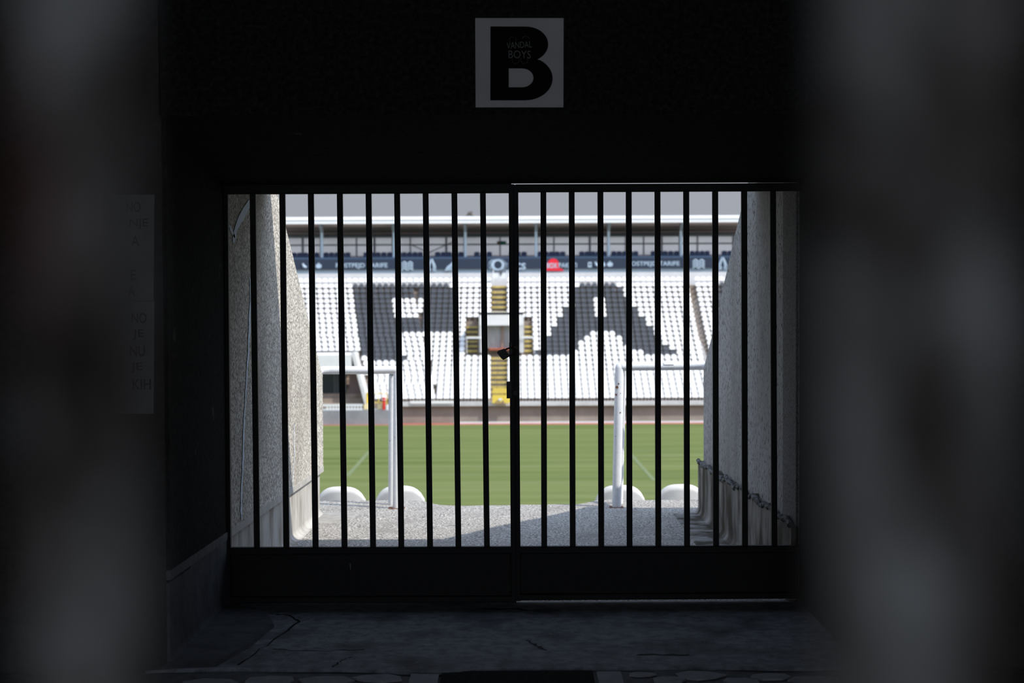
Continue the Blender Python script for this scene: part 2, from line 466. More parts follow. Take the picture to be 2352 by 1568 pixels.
# --- right passage wall
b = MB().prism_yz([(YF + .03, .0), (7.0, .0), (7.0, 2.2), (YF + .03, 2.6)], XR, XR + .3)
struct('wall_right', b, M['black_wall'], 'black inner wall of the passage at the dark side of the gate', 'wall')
jr = lambda Y: .345 - .0257 * (Y - 7) + .010 * math.sin(Y * 13.3) + .007 * math.sin(Y * 31) + .005 * math.sin(Y * 57 + 1)
prof_r = [(7.0, 0.0), (10.50, -.1), (10.50, .955), (10.2, 1.12), (9.78, 1.365), (9.0, 1.86), (8.59, 2.09), (8.22, 2.3), (7.0, 2.25)]
b = MB().prism_yz(prof_r, XR, XR + .26)
struct('wall_right_outer', b, M['pitted'], 'shaded grey pitted concrete parapet wall beyond the gate', 'wall')
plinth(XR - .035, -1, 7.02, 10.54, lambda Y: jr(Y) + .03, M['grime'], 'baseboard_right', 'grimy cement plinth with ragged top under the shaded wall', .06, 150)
b = MB()
n_ = 110
pts_ = [(XR - .036 + random.uniform(-.004, .008), 7.02 + 3.5 * i / n_, jr(7.02 + 3.5 * i / n_) + .03 + random.uniform(-.012, .008)) for i in range(n_ + 1)]
b.tube(pts_, [random.uniform(.006, .017) for _ in pts_], 7)
struct('trim_7', b, M['mortar'], 'ragged blackened mortar bead along the top of the grimy plinth', 'trim')
b = MB().prism_yz([(7.02, .0), (7.36, .0), (7.36, 2.2), (7.02, 2.2)], XR - .012, XR + .02)
struct('trim_4', b, M['rough'], 'rough dark render band on the shaded wall beside the gate', 'trim')
b = MB()
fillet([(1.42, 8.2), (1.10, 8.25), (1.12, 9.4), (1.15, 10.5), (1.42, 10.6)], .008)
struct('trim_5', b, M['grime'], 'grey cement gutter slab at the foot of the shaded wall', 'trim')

# --- paint runs on the left wall (they belong to the wall)
b = MB()
def run(pts, wid, rough=.35):
    n = len(pts)
    vs = []
    for i, (Y, z) in enumerate(pts):
        w = wid[i] if isinstance(wid, list) else wid
        vs += [(XL + .0035, Y - w, z), (XL + .0035, Y + w, z)]
    fs = [(2 * i, 2 * i + 1, 2 * i + 3, 2 * i + 2) for i in range(n - 1)]
    b.add(vs, fs)
def on_wall(px, py):
    Y = 7.5
    for _ in range(12):
        p = V(px, py, Y); Y *= (XL + .0035) / p.x
    p = V(px, py, Y); return (p.y, p.z)
r1 = [on_wall(x, y) for x, y in [(576, 460), (566, 478), (556, 497), (547, 515), (541, 530), (539, 545), (536, 558)]]
run(r1, [.05, .075, .08, .055, .035, .045, .012])
r2 = [on_wall(x, y) for x, y in [(528, 518), (532, 530), (537, 540), (539, 546)]]
run(r2, [.02, .035, .03, .012])
ypts = [(576, 640), (575, 700), (573, 760), (570, 820), (567, 870), (563, 930), (560, 990), (559, 1050), (556, 1110), (554, 1160), (557, 1205)]
dense = []
for (xa, ya), (xb, yb) in zip(ypts, ypts[1:]):
    for t in range(4):
        dense.append((xa + (xb - xa) * t / 4 + random.uniform(-.8, .8), ya + (yb - ya) * t / 4))
run([on_wall(x, y) for x, y in dense], [random.uniform(.012, .028) for _ in dense])
run([on_wall(x + 0, y) for x, y in [(676, 975), (675, 1010), (677, 1045), (673, 1080), (672, 1125)]], .007)
o_ = bpy.data.objects['wall_left_outer']
st = b.build('paint_run', M['streak'], o_)
st['label'] = 'pale blue paint run down the pebble-dashed wall'

# --- terrace the passage cuts through (both sides and below the landing)
b = MB()
for k in range(9):
    y0 = 8.3 + .52 * k; z1 = 1.95 - .3 * k
    for x0, x1 in ((-9, XL - .26), (XR + .26, 9)):
        if y0 < 10.3: b.box((x0, y0, -1.4), (x1, min(y0 + .53, 10.5), z1))
for k in range(7):
    z1 = -.80 - .40 * k; y0 = 11.0 + .8 * k
    b.box((-9, y0 if k else 10.95, z1 - .6), (9, y0 + .82, z1))
for x0, x1 in ((-9, XL - .26), (XR + .26, 9)):
    b.prism_yz([(6.2, 2.0), (8.3, 2.0), (8.3, 2.22), (6.2, 3.4)], x0, x1)
struct('terrace_near', b, M['terrace_grey'], 'grey concrete seating steps falling away past the landing', 'terrace')

# --- concourse shell behind and around the camera
b = MB().box((-9, -3.2, 2.95), (9, YF, 3.25))  # unseen slab, carried out past the camera to keep sun off the pickets
struct('ceiling', b, M['dark_wall'], 'dark concrete slab over the concourse', 'ceiling')
b = MB().box((-4.9, -3.2, -.3), (-4.6, YF, 3.0))
struct('wall_concourse_left', b, M['dark_wall'], 'dark side wall of the concourse', 'wall')
b = MB().box((4.6, -3.2, -.3), (4.9, YF, 3.0))
struct('wall_concourse_right', b, M['dark_wall'], 'dark side wall of the concourse opposite the notices', 'wall')
b = MB().box((-60, -60, -.5), (60, -3.2, -.03))
struct('ground_street', b, M['asphalt'], 'unseen street outside the concourse, pale to bounce sunlight inside', 'street')

# ================================================================== GATE
def g(px, py, dy=0.0):
    p = V(px, py, YG); return Vector((p.x, YG + dy, p.z))
def ytop(x): return 447 - (x - 525) * 9 / 1313
def ybot(x): return 1256.5 - (x - 530) * 5 / 1308
gate = thing('passage_gate', (0, YG, 0), 'black two-leaf steel bar gate closing the passage to the stadium', 'gate')
for p_, q_ in (((509, 432), (516, 1386)), ((1850, 424), (1853, 1384))):
    put(MB().bar(g(*p_), g(*q_), .030, .05), 'hinge_post', M['gate'], gate)
tops_l = [580.5, 648.5, 714, 780.5, 846.5, 912, 977.5, 1043.5, 1109]
bots_l = [590.5, 658, 725, 791.5, 857, 922, 988, 1053, 1118.5]
tops_r = [1248, 1313, 1379, 1444, 1510, 1576, 1642.5, 1709, 1775]
bots_r = [1250, 1315.5, 1381, 1446, 1512, 1578, 1644.5, 1711, 1778.5]
def floor_px(px): return PX((g(px, 1384).x, YG, 0.0))[1]
def leaf(tops, bots, xs, side, label):
    (xa_t, xa_b, wa), (xb_t, xb_b, wb) = xs
    lf = MB()
    fa, fb = (floor_px(xa_b) - .9, floor_px(xb_b) - .6) if side == 'l' else (floor_px(xa_b) - 4.5, floor_px(xb_b) - 6.0)
    gap = 2.4 if side == 'l' else 0.0
    rt = lambda x: (ytop(x) + 424.5 - gap - (x - 525) * 3 / 1313) / 2
    hh = lambda x: (ytop(x) - (424.5 - gap - (x - 525) * 3 / 1313)) / 480
    lf.hbar(g(xa_t, rt(xa_t)), g(xb_t, rt(xb_t)), hh((xa_t + xb_t) / 2), .035)
    lf.hbar(g(xa_b, ybot(xa_b) + 8), g(xb_b, ybot(xb_b) + 8), .034, .035)
    lf.hbar(g(xa_b, fa - 8), g(xb_b, fb - 8), .03, .035)
    lf.bar(g(xa_t, rt(xa_t) - 8), g(xa_b, fa), wa, .036)
    lf.bar(g(xb_t, rt(xb_t) - 8), g(xb_b, fb), wb, .036)
    lo = put(lf, 'leaf', M['gate'], gate)
    lo['label'] = label
    for t, q in zip(tops, bots):
        bb = MB().bar(g(t, ytop(t) - 4), g(q, ybot(q) + 4), .0275, .02, .002)
        # ragged weld beads at the foot of the bar
        p = g(q, ybot(q) + 1)
        bb.tube([p + Vector((-.022, 0, -.003)), p + Vector((.022, 0, -.003))], [.006, .0065], 6)
        put(bb, 'bar', M['gate'], gate, lo)
    kp = MB().hexa([g(xa_b, ybot(xa_b) + 4, .004), g(xb_b, ybot(xb_b) + 4, .004), g(xb_b, ybot(xb_b) + 4, .009), g(xa_b, ybot(xa_b) + 4, .009),
                    g(xa_b, fa, .004), g(xb_b, fb, .004), g(xb_b, fb, .009), g(xa_b, fa, .009)])
    put(kp, 'kick_panel', M['gate'], gate, lo)
    return lo
LL = leaf(tops_l, bots_l, ((518, 526, .026), (1174.5, 1180, .026)), 'l', 'gate leaf with the lock case and the padlock')
RL = leaf(tops_r, bots_r, ((1184.5, 1190.5, .024), (1843, 1845, .026)), 'r', 'gate leaf meeting the shaded wall')
lc = MB()
a, c = g(1163.5, 876), g(1175, 914)
lc.box((a.x, YG - .02, c.z), (c.x, YG + .022, a.z))
kh = g(1184, 902)
lc.tube([(kh.x, YG - .0185, kh.z), (kh.x, YG - .021, kh.z)], .012, 16)
put(lc, 'lock_case', M['lock'], gate, LL)
hp = MB(); a, c = g(1169.5, 786), g(1176, 822)
hp.box((a.x, YG - .026, c.z), (c.x, YG - .018, a.z))
hp.box((g(1186, 0).x, YG - .03, g(0, 806).z), (g(1176, 0).x, YG - .018, g(0, 800).z))
put(hp, 'hasp', M['lock'], gate, LL)
sm = MB()
p = g(804.5, 1303)
sm.tube([p + Vector((0, -.001, .02)), p + Vector((.001, -.001, -.012))], [.0035, .0015], 6)
put(sm, 'weld_mark', M['grey_print'], gate, LL)

pl = thing('padlock', g(1170, 812, -.035), 'black padlock hanging tilted from the middle of the gate', 'padlock')
corners = [(1141.4, 808.8), (1144.5, 804.3), (1158.7, 799.6), (1170.7, 814.5), (1171.5, 817.0), (1156.5, 825.8), (1151.5, 822.2)]
cw = [g(x, y) for x, y in corners]
b = MB().plate([[(p.x, p.z) for p in cw]], YG - .046, YG - .024)
put(b, 'body', M['lock'], pl)
b = MB().tube([g(x, y, -.035) for x, y in [(1160, 803), (1165, 800), (1171, 798.3), (1177, 798), (1182.5, 800.5), (1185.5, 805), (1185, 810), (1181, 813.8), (1176, 815.5), (1168, 815.5)]], .0042, 10)
put(b, 'shackle', M['lock'], pl)

# ================================================================== SIGN AND NOTICES
ys_ = YF
p0, p1 = V(1092, 246.5, ys_), V(1294.5, 41.5, ys_)
sg = thing('sign_board', ((p0.x + p1.x) / 2, ys_ - .006, p0.z), 'square white sign with a large black letter B on the lintel', 'sign')
b = MB().hexa([V(1092.5, 246.5, ys_ - .006), V(1294, 246.5, ys_ - .006), V(1294, 246.5, ys_), V(1092.5, 246.5, ys_),
               V(1091.5, 41.5, ys_ - .006), V(1294.5, 41.5, ys_ - .006), V(1294.5, 41.5, ys_), V(1091.5, 41.5, ys_)])
put(b, 'panel', M['white_sign'], sg)
SCL = 6.274
def sp(cx, cy):                       # point read on the sign
    q = V(1080 + cx / SCL, 20 + cy / SCL, ys_ - .0075); return (q.x, q.z)
def arc(cx, cy, rx, ry, a0, a1, n=14, pw=1.0):
    out = []
    for i in range(n + 1):
        a = math.radians(a0 + (a1 - a0) * i / n)
        c_, s_ = math.cos(a), math.sin(a)
        out.append((cx + rx * math.copysign(abs(c_) ** pw, c_), cy + ry * math.copysign(abs(s_) ** pw, s_)))
    return out
outer = [(292, 256), (800, 257)] + arc(800, 512, 324, 255, -90, 45, 16)[1:] + [(968, 735)] + arc(790, 1005, 398, 315, -58, 90, 20) + [(290, 1320)]
hole = [(555, 860), (730, 860)] + arc(745, 996, 167, 136, -90, 90, 16) + [(555, 1132)]
b = MB().plate([[sp(*q) for q in outer], [sp(*q) for q in hole][::-1]], ys_ - .0085, ys_ - .0062)
put(b, 'letter', M['black_print'], sg)
stk = thing('sticker', V(1192, 145, ys_ - .0095), 'small faded sticker with stencilled words stuck on the letter B', 'sticker')
for s_, x, y, w, h, r in (('VANDAL', 530, 578, 360, 92, 3.0), ('BOYS', 553, 712, 318, 110, -1.0)):
    q0 = sp(x, y); q1 = sp(x + w, y - h)
    t = text_mb(s_, q1[1] - q0[1], q1[0] - q0[0], bold=-.012, extrude=.0004)
    moved(t, (q0[0], ys_ - .0095, q0[1]), math.radians(r))
    put(t, 'lettering', M['grey_print'], stk)
for cx, cy, rad, a0, a1 in ((612, 455, 52, 160, 380), (800, 445, 52, 200, 350), (655, 740, 55, -20, 200), (780, 740, 52, -20, 200)):
    b = MB()
    for k in range(9):
        a = math.radians(a0 + (a1 - a0) * k / 8)
        ca, sa = math.cos(a), math.sin(a)
        pa, pb = sp(cx + rad * ca * .86, cy + rad * sa * .86), sp(cx + rad * ca * 1.05, cy + rad * sa * 1.05)
        b.tube([(pa[0], ys_ - .0092, pa[1]), (pb[0], ys_ - .0092, pb[1])], .0009, 4)
    put(b, 'dash_ring', M['grey_print'], stk)

def notice(y0, y1, label, lines):
    n = thing('notice_sign', V(250, y1, YF - .004), label, 'notice', None)
    b = MB().hexa([V(165, y1, YF - .004), V(353, y1, YF - .004), V(353, y1, YF), V(165, y1, YF),
                   V(165, y0, YF - .004), V(355, y0, YF - .004), V(355, y0, YF), V(165, y0, YF)])
    put(b, 'panel', M['notice'], n)
    for s_, xr, yb, h, w in lines:
        q0, q1 = V(xr - w, yb, YF - .005), V(xr, yb - h, YF - .005)
        t = text_mb(s_, q1.z - q0.z, q1.x - q0.x, bold=.01, extrude=.0005)
        moved(t, (q0.x, YF - .0048, q0.z))
        put(t, 'lettering', M['notice_ink'], n)
notice(447, 690.5, 'upper pale notice on the dark wall, ending NO, NJE, A, E, A', [('NO', 323, 487, 24, 32), ('NJE', 340, 526, 24, 42), ('A', 320, 565, 24, 17), ('E', 313, 643, 24, 13), ('A', 310, 680, 24, 16)])
notice(691.5, 950, 'lower pale notice on the dark wall, ending NO, JE, NU, JE, KIH', [('NO', 337, 742, 24, 34), ('JE', 331, 780, 24, 26), ('NU', 333, 818, 24, 34), ('JE', 327, 856, 24, 26), ('KIH', 347, 894, 24, 42)])

# ================================================================== NEAR PICKET GATE (out of focus, right in front of the lens)
YN = .25
ng = thing('picket_gate', (0, YN, 0), 'blurred peeling grey pickets of the gate nearest the viewer', 'gate')
def near(px0, px1):
    x0 = (px0 - CX) / F * YN; x1 = (px1 - CX) / F * YN
    return (x0 + x1) / 2, x1 - x0
for px0, px1 in ((70, 325), (1885, 2310)):
    c_, w_ = near(px0, px1)
    b = MB()
    for k in range(20):
        z0 = .06 + 2.2 * k / 20; z1 = .06 + 2.2 * (k + 1) / 20
        b.bar((c_ + random.uniform(-.0004, .0004), YN, z0), (c_, YN, z1), w_, .012, .002)
    put(b, 'picket', M['picket'], ng)
c0, _ = near(70, 325); c1, _ = near(1885, 2310)
for z in (.1, 2.2):
    b = MB().hbar((c0 - .9, YN + .012, z), (c1 + .9, YN + .012, z), .04, .012)
    put(b, 'rail', M['picket'], ng)

# ================================================================== HANDRAILS
def L(px, py, Y): return V(px, py, Y)
hr = thing('handrail', (V(913, 1156, 10.9).x, 10.9, fz(10.9)), 'white pipe handrail joined to the sunlit pebble-dashed wall', 'handrail', 'handrails at the landing')
Yh = 10.9
pt = V(913, 850, Yh); base = V(911, 1156, Yh)
b = MB().tube([Vector((XL - .12, 10.50, .86)), Vector((XL - .12, 10.72, .90)), Vector((XL - .08, 10.86, .925)), V(742, 850, Yh), V(760, 850, Yh), V(840, 850, Yh), V(903, 849, Yh), V(910, 850, Yh)], .030, 16)
put(b, 'rail', M['white_pipe'], hr)
b = MB().tube([(base.x, Yh, fz(Yh) - .01), (base.x + (pt.x - base.x) * .5, Yh, (pt.z + base.z) / 2), (pt.x, Yh, pt.z), (pt.x + .002, Yh, pt.z + .02)], [.030, .030, .030, .024], 16)
put(b, 'post', M['white_pipe'], hr)
Y2 = 11.15
b = MB().tube([(V(899.5, 1149, Y2).x, Y2, fz(Y2) - .01), (V(900.5, 862, Y2).x, Y2, V(900, 862, Y2).z)], .026, 14)
b.tube([(V(900.5, 862, Y2).x, Y2, V(900, 862, Y2).z), (V(900.5, 862, Y2).x, Y2 + .02, V(900, 856, Y2).z), (V(903, 850, Yh).x, Yh, V(903, 851, Yh).z)], .024, 14)
put(b, 'post', M['white_pipe'], hr)
b = MB().box((base.x - .06, Yh - .05, fz(Yh) - .005), (base.x + .06, Yh + .05, fz(Yh) + .004))
put(b, 'base_plate', M['rust'], hr)

hr = thing('handrail', (V(1419, 1153, 10.9).x, 10.9, fz(10.9)), 'rust-spotted white pipe handrail joined to the shaded wall', 'handrail', 'handrails at the landing')
pt = V(1423, 845, Yh); base = V(1416, 1152, Yh)
b = MB().tube([Vector((XR + .12, 10.44, .89)), Vector((XR + .12, 10.70, .93)), Vector((XR + .09, 10.85, .955)), V(1612, 840, Yh), V(1560, 840.5, Yh), V(1450, 841.5, Yh), V(1428, 842, Yh)], .0315, 16)
put(b, 'rail', M['white_pipe'], hr)
b = MB().tube([(base.x, Yh, fz(Yh) - .01), ((pt.x + base.x) / 2, Yh, (pt.z + base.z) / 2), (pt.x, Yh, pt.z), (pt.x + .004, Yh, pt.z + .02), (pt.x + .010, Yh, pt.z + .034)], [.0335, .0335, .0335, .030, .014], 16)
put(b, 'post', M['white_pipe'], hr)
b = MB().tube([(V(1423, 1149, Y2).x, Y2, fz(Y2) - .01), (V(1430, 858, Y2).x, Y2, V(1430, 858, Y2).z), (V(1428, 845, Yh).x, Yh, V(1428, 845, Yh).z)], .026, 14)
put(b, 'post', M['white_pipe'], hr)
b = MB().box((base.x - .05, Yh - .05, fz(Yh) - .005), (base.x + .05, Yh + .05, fz(Yh) + .004))
put(b, 'base_plate', M['rust'], hr)
for x, y, r in ((1417, 889, 3.5), (1421, 881, 2), (1415, 906, 2.5), (1425, 947, 1.6)):
    q = V(x, y, Yh - .034)
    put(MB().tube([(q.x, Yh - .028, q.z), (q.x, Yh - .0345, q.z)], r * .0031, 8), 'rust_spot', M['rust'], hr)
b = MB()
q0, q1 = V(1525, 837, Yh - .03), V(1548, 829, Yh - .03)
b.hexa([(q0.x, Yh - .034, q0.z), (q1.x, Yh - .034, q0.z), (q1.x, Yh - .030, q0.z), (q0.x, Yh - .030, q0.z),
        (q0.x, Yh - .026, q1.z), (q1.x, Yh - .026, q1.z), (q1.x, Yh - .022, q1.z), (q0.x, Yh - .022, q1.z)])
s2 = tag(b.build('sticker', M['seat_white']), 'small white paper label stuck on the rust-spotted handrail', 'sticker')

# ================================================================== SEATS
def seat_mesh(w=.46, hb=.34, nx=6, detail=True, taper=.34):
    """moulded stadium seat facing -Y; origin under the rear of the pan"""
    prof = [(-.40, -.06), (-.415, -.012), (-.38, .012), (-.22, .0), (-.08, .006), (-.015, .04), (.015, .12), (.04, .22), (.055, .30), (.058, hb)] if detail else \
           [(-.40, -.05), (-.40, .008), (-.05, .008), (.0, .06), (.04, .22), (.056, hb)]
    wid = []
    for i, (y, z) in enumerate(prof):
        k = 1.0
        if z > hb - .10: k = 1 - taper * ((z - (hb - .10)) / .10) ** 2
        wid.append(k)
    vs, fs = [], []
    n = nx + 1
    th = .018
    for side in (0, 1):
        for i, (y, z) in enumerate(prof):
            for j in range(n):
                u = -1 + 2 * j / nx
                x = u * w / 2 * wid[i]
                dish = .035 * u * u
                yy = y - (dish if z > .05 else 0) + (.0 if side == 0 else (th if z > .03 else 0))
                zz = z + (dish * .5 if z < .05 and y > -.38 else 0) - (th if side == 1 and z <= .03 else 0)
                if z >= hb - 1e-6: zz -= .05 * abs(u) ** 3
                vs.append((x, yy, zz))
    m = len(prof)
    for i in range(m - 1):
        for j in range(nx):
            a = i * n + j
            fs.append((a, a + 1, a + n + 1, a + n))
            a += m * n
            fs.append((a, a + n, a + n + 1, a + 1))
    o = m * n
    for i in range(m - 1):
        for j in (0, nx):
            a = i * n + j
            fs.append((a, a + n, a + n + o, a + o))
    for j in range(nx):
        fs.append((j, j + 1, j + 1 + o, j + o))
        a = (m - 1) * n + j
        fs.append((a, a + 1, a + 1 + o, a + o))
    # bracket down to the step
    for sx_ in ((-.15, -.11), (.11, .15)) if detail else ((-.03, .03),):
        o = len(vs)
        vs += [(x, y, z) for z in (-.41, .0) for x, y in ((sx_[0], -.10), (sx_[1], -.10), (sx_[1], .02), (sx_[0], .02))]
        fs += [tuple(o + i for i in f) for f in ((3, 2, 1, 0), (4, 5, 6, 7), (0, 1, 5, 4), (1, 2, 6, 5), (2, 3, 7, 6), (3, 0, 4, 7))]
    return vs, fs

# --- four seats right below the landing edge, backs towards the viewer
def near_seat(px, top_py, Y, label):
    top = V(px, top_py, Y)
    st_z = -.80
    r = thing('stadium_seat', (top.x, Y, st_z), label, 'seat', 'white seats below the landing edge')
    n = 16
    h = top.z - st_z
    # backrest: rounded dish, convex towards the viewer
    vs, fs = [], []
    W = .445
    rows = 9
    for side in (0, 1):
        for i in range(rows):
            t = i / (rows - 1)
            z = .36 + (h - .36) * t
            for j in range(n + 1):
                u = -1 + 2 * j / n
                # half-ellipse outline at the top
                zz = z
                top_here = .36 + (h - .36) * (1 - .62 * (1 - math.sqrt(max(0, 1 - min(1, abs(u)) ** 3.0))))
                zz = .36 + (top_here - .36) * t
                x = u * W / 2 * (1 if t > .3 else .93 + .07 * t / .3)
                y = .05 * u * u + .03 * (1 - t) + (0 if side == 0 else .016)
                vs.append((top.x + x, Y + y, st_z + zz))
    m = n + 1
    o = rows * m
    for i in range(rows - 1):
        for j in range(n):
            a = i * m + j
            fs += [(a, a + 1, a + m + 1, a + m), (a + o, a + m + o, a + m + 1 + o, a + 1 + o)]
        for j in (0, n):
            a = i * m + j
            fs.append((a, a + m, a + m + o, a + o))
    for j in range(n):
        fs += [(j, j + 1, j + 1 + o, j + o), ((rows - 1) * m + j, (rows - 1) * m + j + 1, (rows - 1) * m + j + 1 + o, (rows - 1) * m + j + o)]
    put(MB().add(vs, fs, True), 'backrest', M['seat_near'], r)
    b = MB().box((top.x - W / 2, Y + .03, st_z + .34), (top.x + W / 2, Y + .42, st_z + .37))
    put(b, 'seat_pan', M['seat_near'], r)
    b = MB().box((top.x - .1, Y + .08, st_z - .002), (top.x - .07, Y + .3, st_z + .35)).box((top.x + .07, Y + .08, st_z - .002), (top.x + .1, Y + .3, st_z + .35))
    put(b, 'bracket', M['purlin'], r)
near_seat(782, 1117.5, 11.62, 'white seat back next to the end of the pebble-dashed wall')
near_seat(918, 1115.5, 11.62, 'white seat back right behind the thin handrail post')
near_seat(1425, 1114, 11.62, 'white seat back behind the rust-spotted handrail post')
near_seat(1565, 1112, 11.62, 'white seat back cut off by the shaded parapet wall')

# ================================================================== PITCH
ZP = CAMZ - 9.5
b = MB().add([(-70, 24, ZP), (70, 24, ZP), (70, 112.0, ZP), (-70, 112.0, ZP)], [(0, 1, 2, 3)])
struct('lawn', b, M['grass'], 'green mown football pitch seen between the gate bars', 'pitch')
def ln(xa, ya, xb, yb, w=.12):
    b = MB(); d = Vector((xb - xa, yb - ya, 0)).normalized() * w; s_ = Vector((-d.y, d.x, 0))
    b.add([Vector((xa, ya, ZP + .012)) - s_, Vector((xb, yb, ZP + .012)) - s_, Vector((xb, yb, ZP + .012)) + s_, Vector((xa, ya, ZP + .012)) + s_], [(0, 1, 2, 3)])
    return b
def gpt(px, py):
    Y = (CAMZ - ZP) * F / (py - 690)
    for _ in range(6):
        p = V(px, py, Y); Y *= (CAMZ - ZP) / (CAMZ - p.z)
    p = V(px, py, Y); return (p.x, p.y)
pa, pb = gpt(848, 1037), gpt(797, 1094)
struct('pitch_line', ln(*pa, *pb), M['line_white'], 'faint white pitch line behind the thin handrail', 'line')
pa, pb = gpt(1448, 1042), gpt(1503, 1104)
struct('pitch_line', ln(*pa, *pb), M['line_white'], 'faint white pitch line behind the rust-spotted handrail', 'line')
b = MB().add([(-70, 112.0, ZP), (70, 112.0, ZP), (70, 114.5, ZP), (-70, 114.5, ZP)], [(0, 1, 2, 3)])
struct('running_track', b, M['track'], 'thin strip of red running track along the far wall', 'track')
b = MB().box((-4.5, 113.05, ZP), (22, 113.35, ZP + .11))
struct('kerb', b, M['kerb'], 'white kerb at the foot of the far stand wall', 'kerb')

# ================================================================== FAR STAND
P = .537; RUN = .62; YB = 115.0; NK = 25
def rowy(k):
    if k == 0: return 641.5
    if k <= 7: return 654 + 11.35 * (k - 1)
    return 722 + (k - 7) * 10.86
def rowY(k): return YB + RUN * (24 - k)
def rowZ(k): return V(1176, rowy(k), rowY(k)).z - .17      # pan level
FEET = .40
BASE = rowZ(24) - FEET
# stepped terrace
b = MB()
for k in range(NK):
    Y = rowY(k); z = rowZ(k) - FEET
    b.box((-26, Y - .45, BASE - 1.2), (27, Y + .20, z))
struct('terrace_far', b, M['terrace'], 'brown concrete steps under the seats of the far stand', 'terrace')
# front wall with overhanging white strip
zt = V(1176, 930, 113.6).z
XW = V(889, 0, 113.4).x
b = MB().box((XW, 113.4, ZP - .2), (27, 114.6, zt))
struct('wall_stand_front', b, M['beige_wall'], 'weathered beige wall at the foot of the far stand', 'wall')
z1 = V(1176, 922, 113.3).z
b = MB().box((XW, 113.05, zt - .02), (27, 113.5, z1)).box((XW, 113.5, zt - .5), (27, 115.0, zt + .02))
struct('wall_stand_parapet', b, M['pale_wall'], 'pale concrete ledge along the bottom of the far stand', 'wall')
b = MB().box((V(936, 0, 113.0).x, 112.97, V(0, 931, 113).z), (V(1038, 0, 113).x, 113.04, V(0, 924.5, 113).z))
tag(b.build('banner', M['seat_white']), 'bright white strip banner on the ledge of the far stand', 'banner')

# seat colouring of the far stand (dark block letters)
def inside(poly, x, y):
    c = False; n = len(poly)
    for i in range(n):
        (xa, ya), (xb, yb) = poly[i], poly[i - 1]
        if (ya > y) != (yb > y) and x < (xb - xa) * (y - ya) / (yb - ya) + xa: c = not c
    return c
left_letter = [(803, 648), (1031, 648), (1031, 660), (1046, 660), (1047, 761), (914, 761), (928, 824), (839, 824)]
left_hole = [(893, 684), (972, 684), (977, 729), (902, 729)]
def dark_right(k, x):
    lo = 1333 if k == 1 else 1318 if k <= 5 else 1290 if k <= 7 else 1279 if k <= 9 else 1266 if k <= 11 else 1253
    if k == 15: lo = 1226
    hi = 1413 if k == 1 else 1430 if k <= 3 else 1450 if k <= 5 else 1464 if k <= 7 else 1481 if k <= 9 else 1500 if k <= 11 else 1517 if k <= 13 else 1537 if k == 14 else 1556
    if not (1 <= k <= 15) or not (lo < x < hi): return False
    if 4 <= k <= 7 and 1360 + (k - 4) * 1.2 < x < 1391 + (k - 4) * 1.2: return False
    a = {11: (1350, 1418), 12: (1334, 1434), 13: (1334, 1436), 14: (1322, 1452), 15: (1320, 1454)}.get(k)
    if k == 15: a = (1312, 1472)
    if a and a[0] < x < a[1]: return False
    return True
def dark(k, x, y):
    if k == 0: return False
    if x < 1060: return inside(left_letter, x, y) and not inside(left_hole, x, y)
    if x > 1644 and k <= 9: return True
    return dark_right(k, x)
def blocked(k, x):
    if x > 1175 - 60 and k <= 0: return 1128 < x < 1168
    if k <= 7: return 1127 < x < 1167
    if k <= 15: return 1069 < x < 1221
    return 1126 < x < 1168
def aisle(k, x, y):
    xa = 1586 + (y - 654) * (1625 - 1586) / (820 - 654)
    return xa - 9 < x < xa + 12
def house(k, x, y):
    if y < 806: return False
    return x < 801 + (y - 806) * .32 + 26
places = []
TAN = .187
for k in range(NK):
    Y = rowY(k); z = rowZ(k)
    xc = V(1147, rowy(k), Y).x
    up = (24 - k) * RUN
    brk = V(1000, rowy(24), rowY(24)).x - TAN * up         # line where the stand bends
    # to the right of the stairs
    i = 0
    while True:
        x = xc + .885 + P * i; i += 1
        px, py = PX((x, Y, z + .17))
        if px > 1725: break
        if blocked(k, px) or aisle(k, px, py): continue
        places.append((k, x, Y, z, px, py, 1))
    i = 0
    while True:
        x = xc - .95 - P * i; i += 1
        if x < brk + .12: break
        lastx = x
        px, py = PX((x, Y, z + .17))
        if blocked(k, px): continue
        places.append((k, x, Y, z, px, py, -1))
    i = 0
    st0 = min(brk - .24, lastx - .48)
    while True:
        x = st0 - P * i; i += 1
        px, py = PX((x, Y, z + .17))
        if px < 655: break
        if house(k, px, py): continue
        places.append((k, x, Y, z, px, py, -1))
white, dark_ = [], []
per = {}
for q in places:
    k, x, Y, z, px, py, s = q
    per.setdefault((k, s), []).append(q)
for (k, s), l in per.items():
    l.sort(key=lambda q: abs(q[1]))
    for n, q in enumerate(l):
        (dark_ if dark(q[0], q[4], q[5]) else white).append(q + (n + 1,))
vs_, fs_ = seat_mesh()
def seat_obj(name, mat):
    return MB().add(vs_, fs_, True).build(name, mat)
lv, lf_ = seat_mesh(nx=4, detail=False)
LV = [(x, y, z) for x, y, z in lv]
def visible(q):
    px, py = q[4], q[5]
    return 742 < px < 1614 if py > 835 else 700 < px < 1650
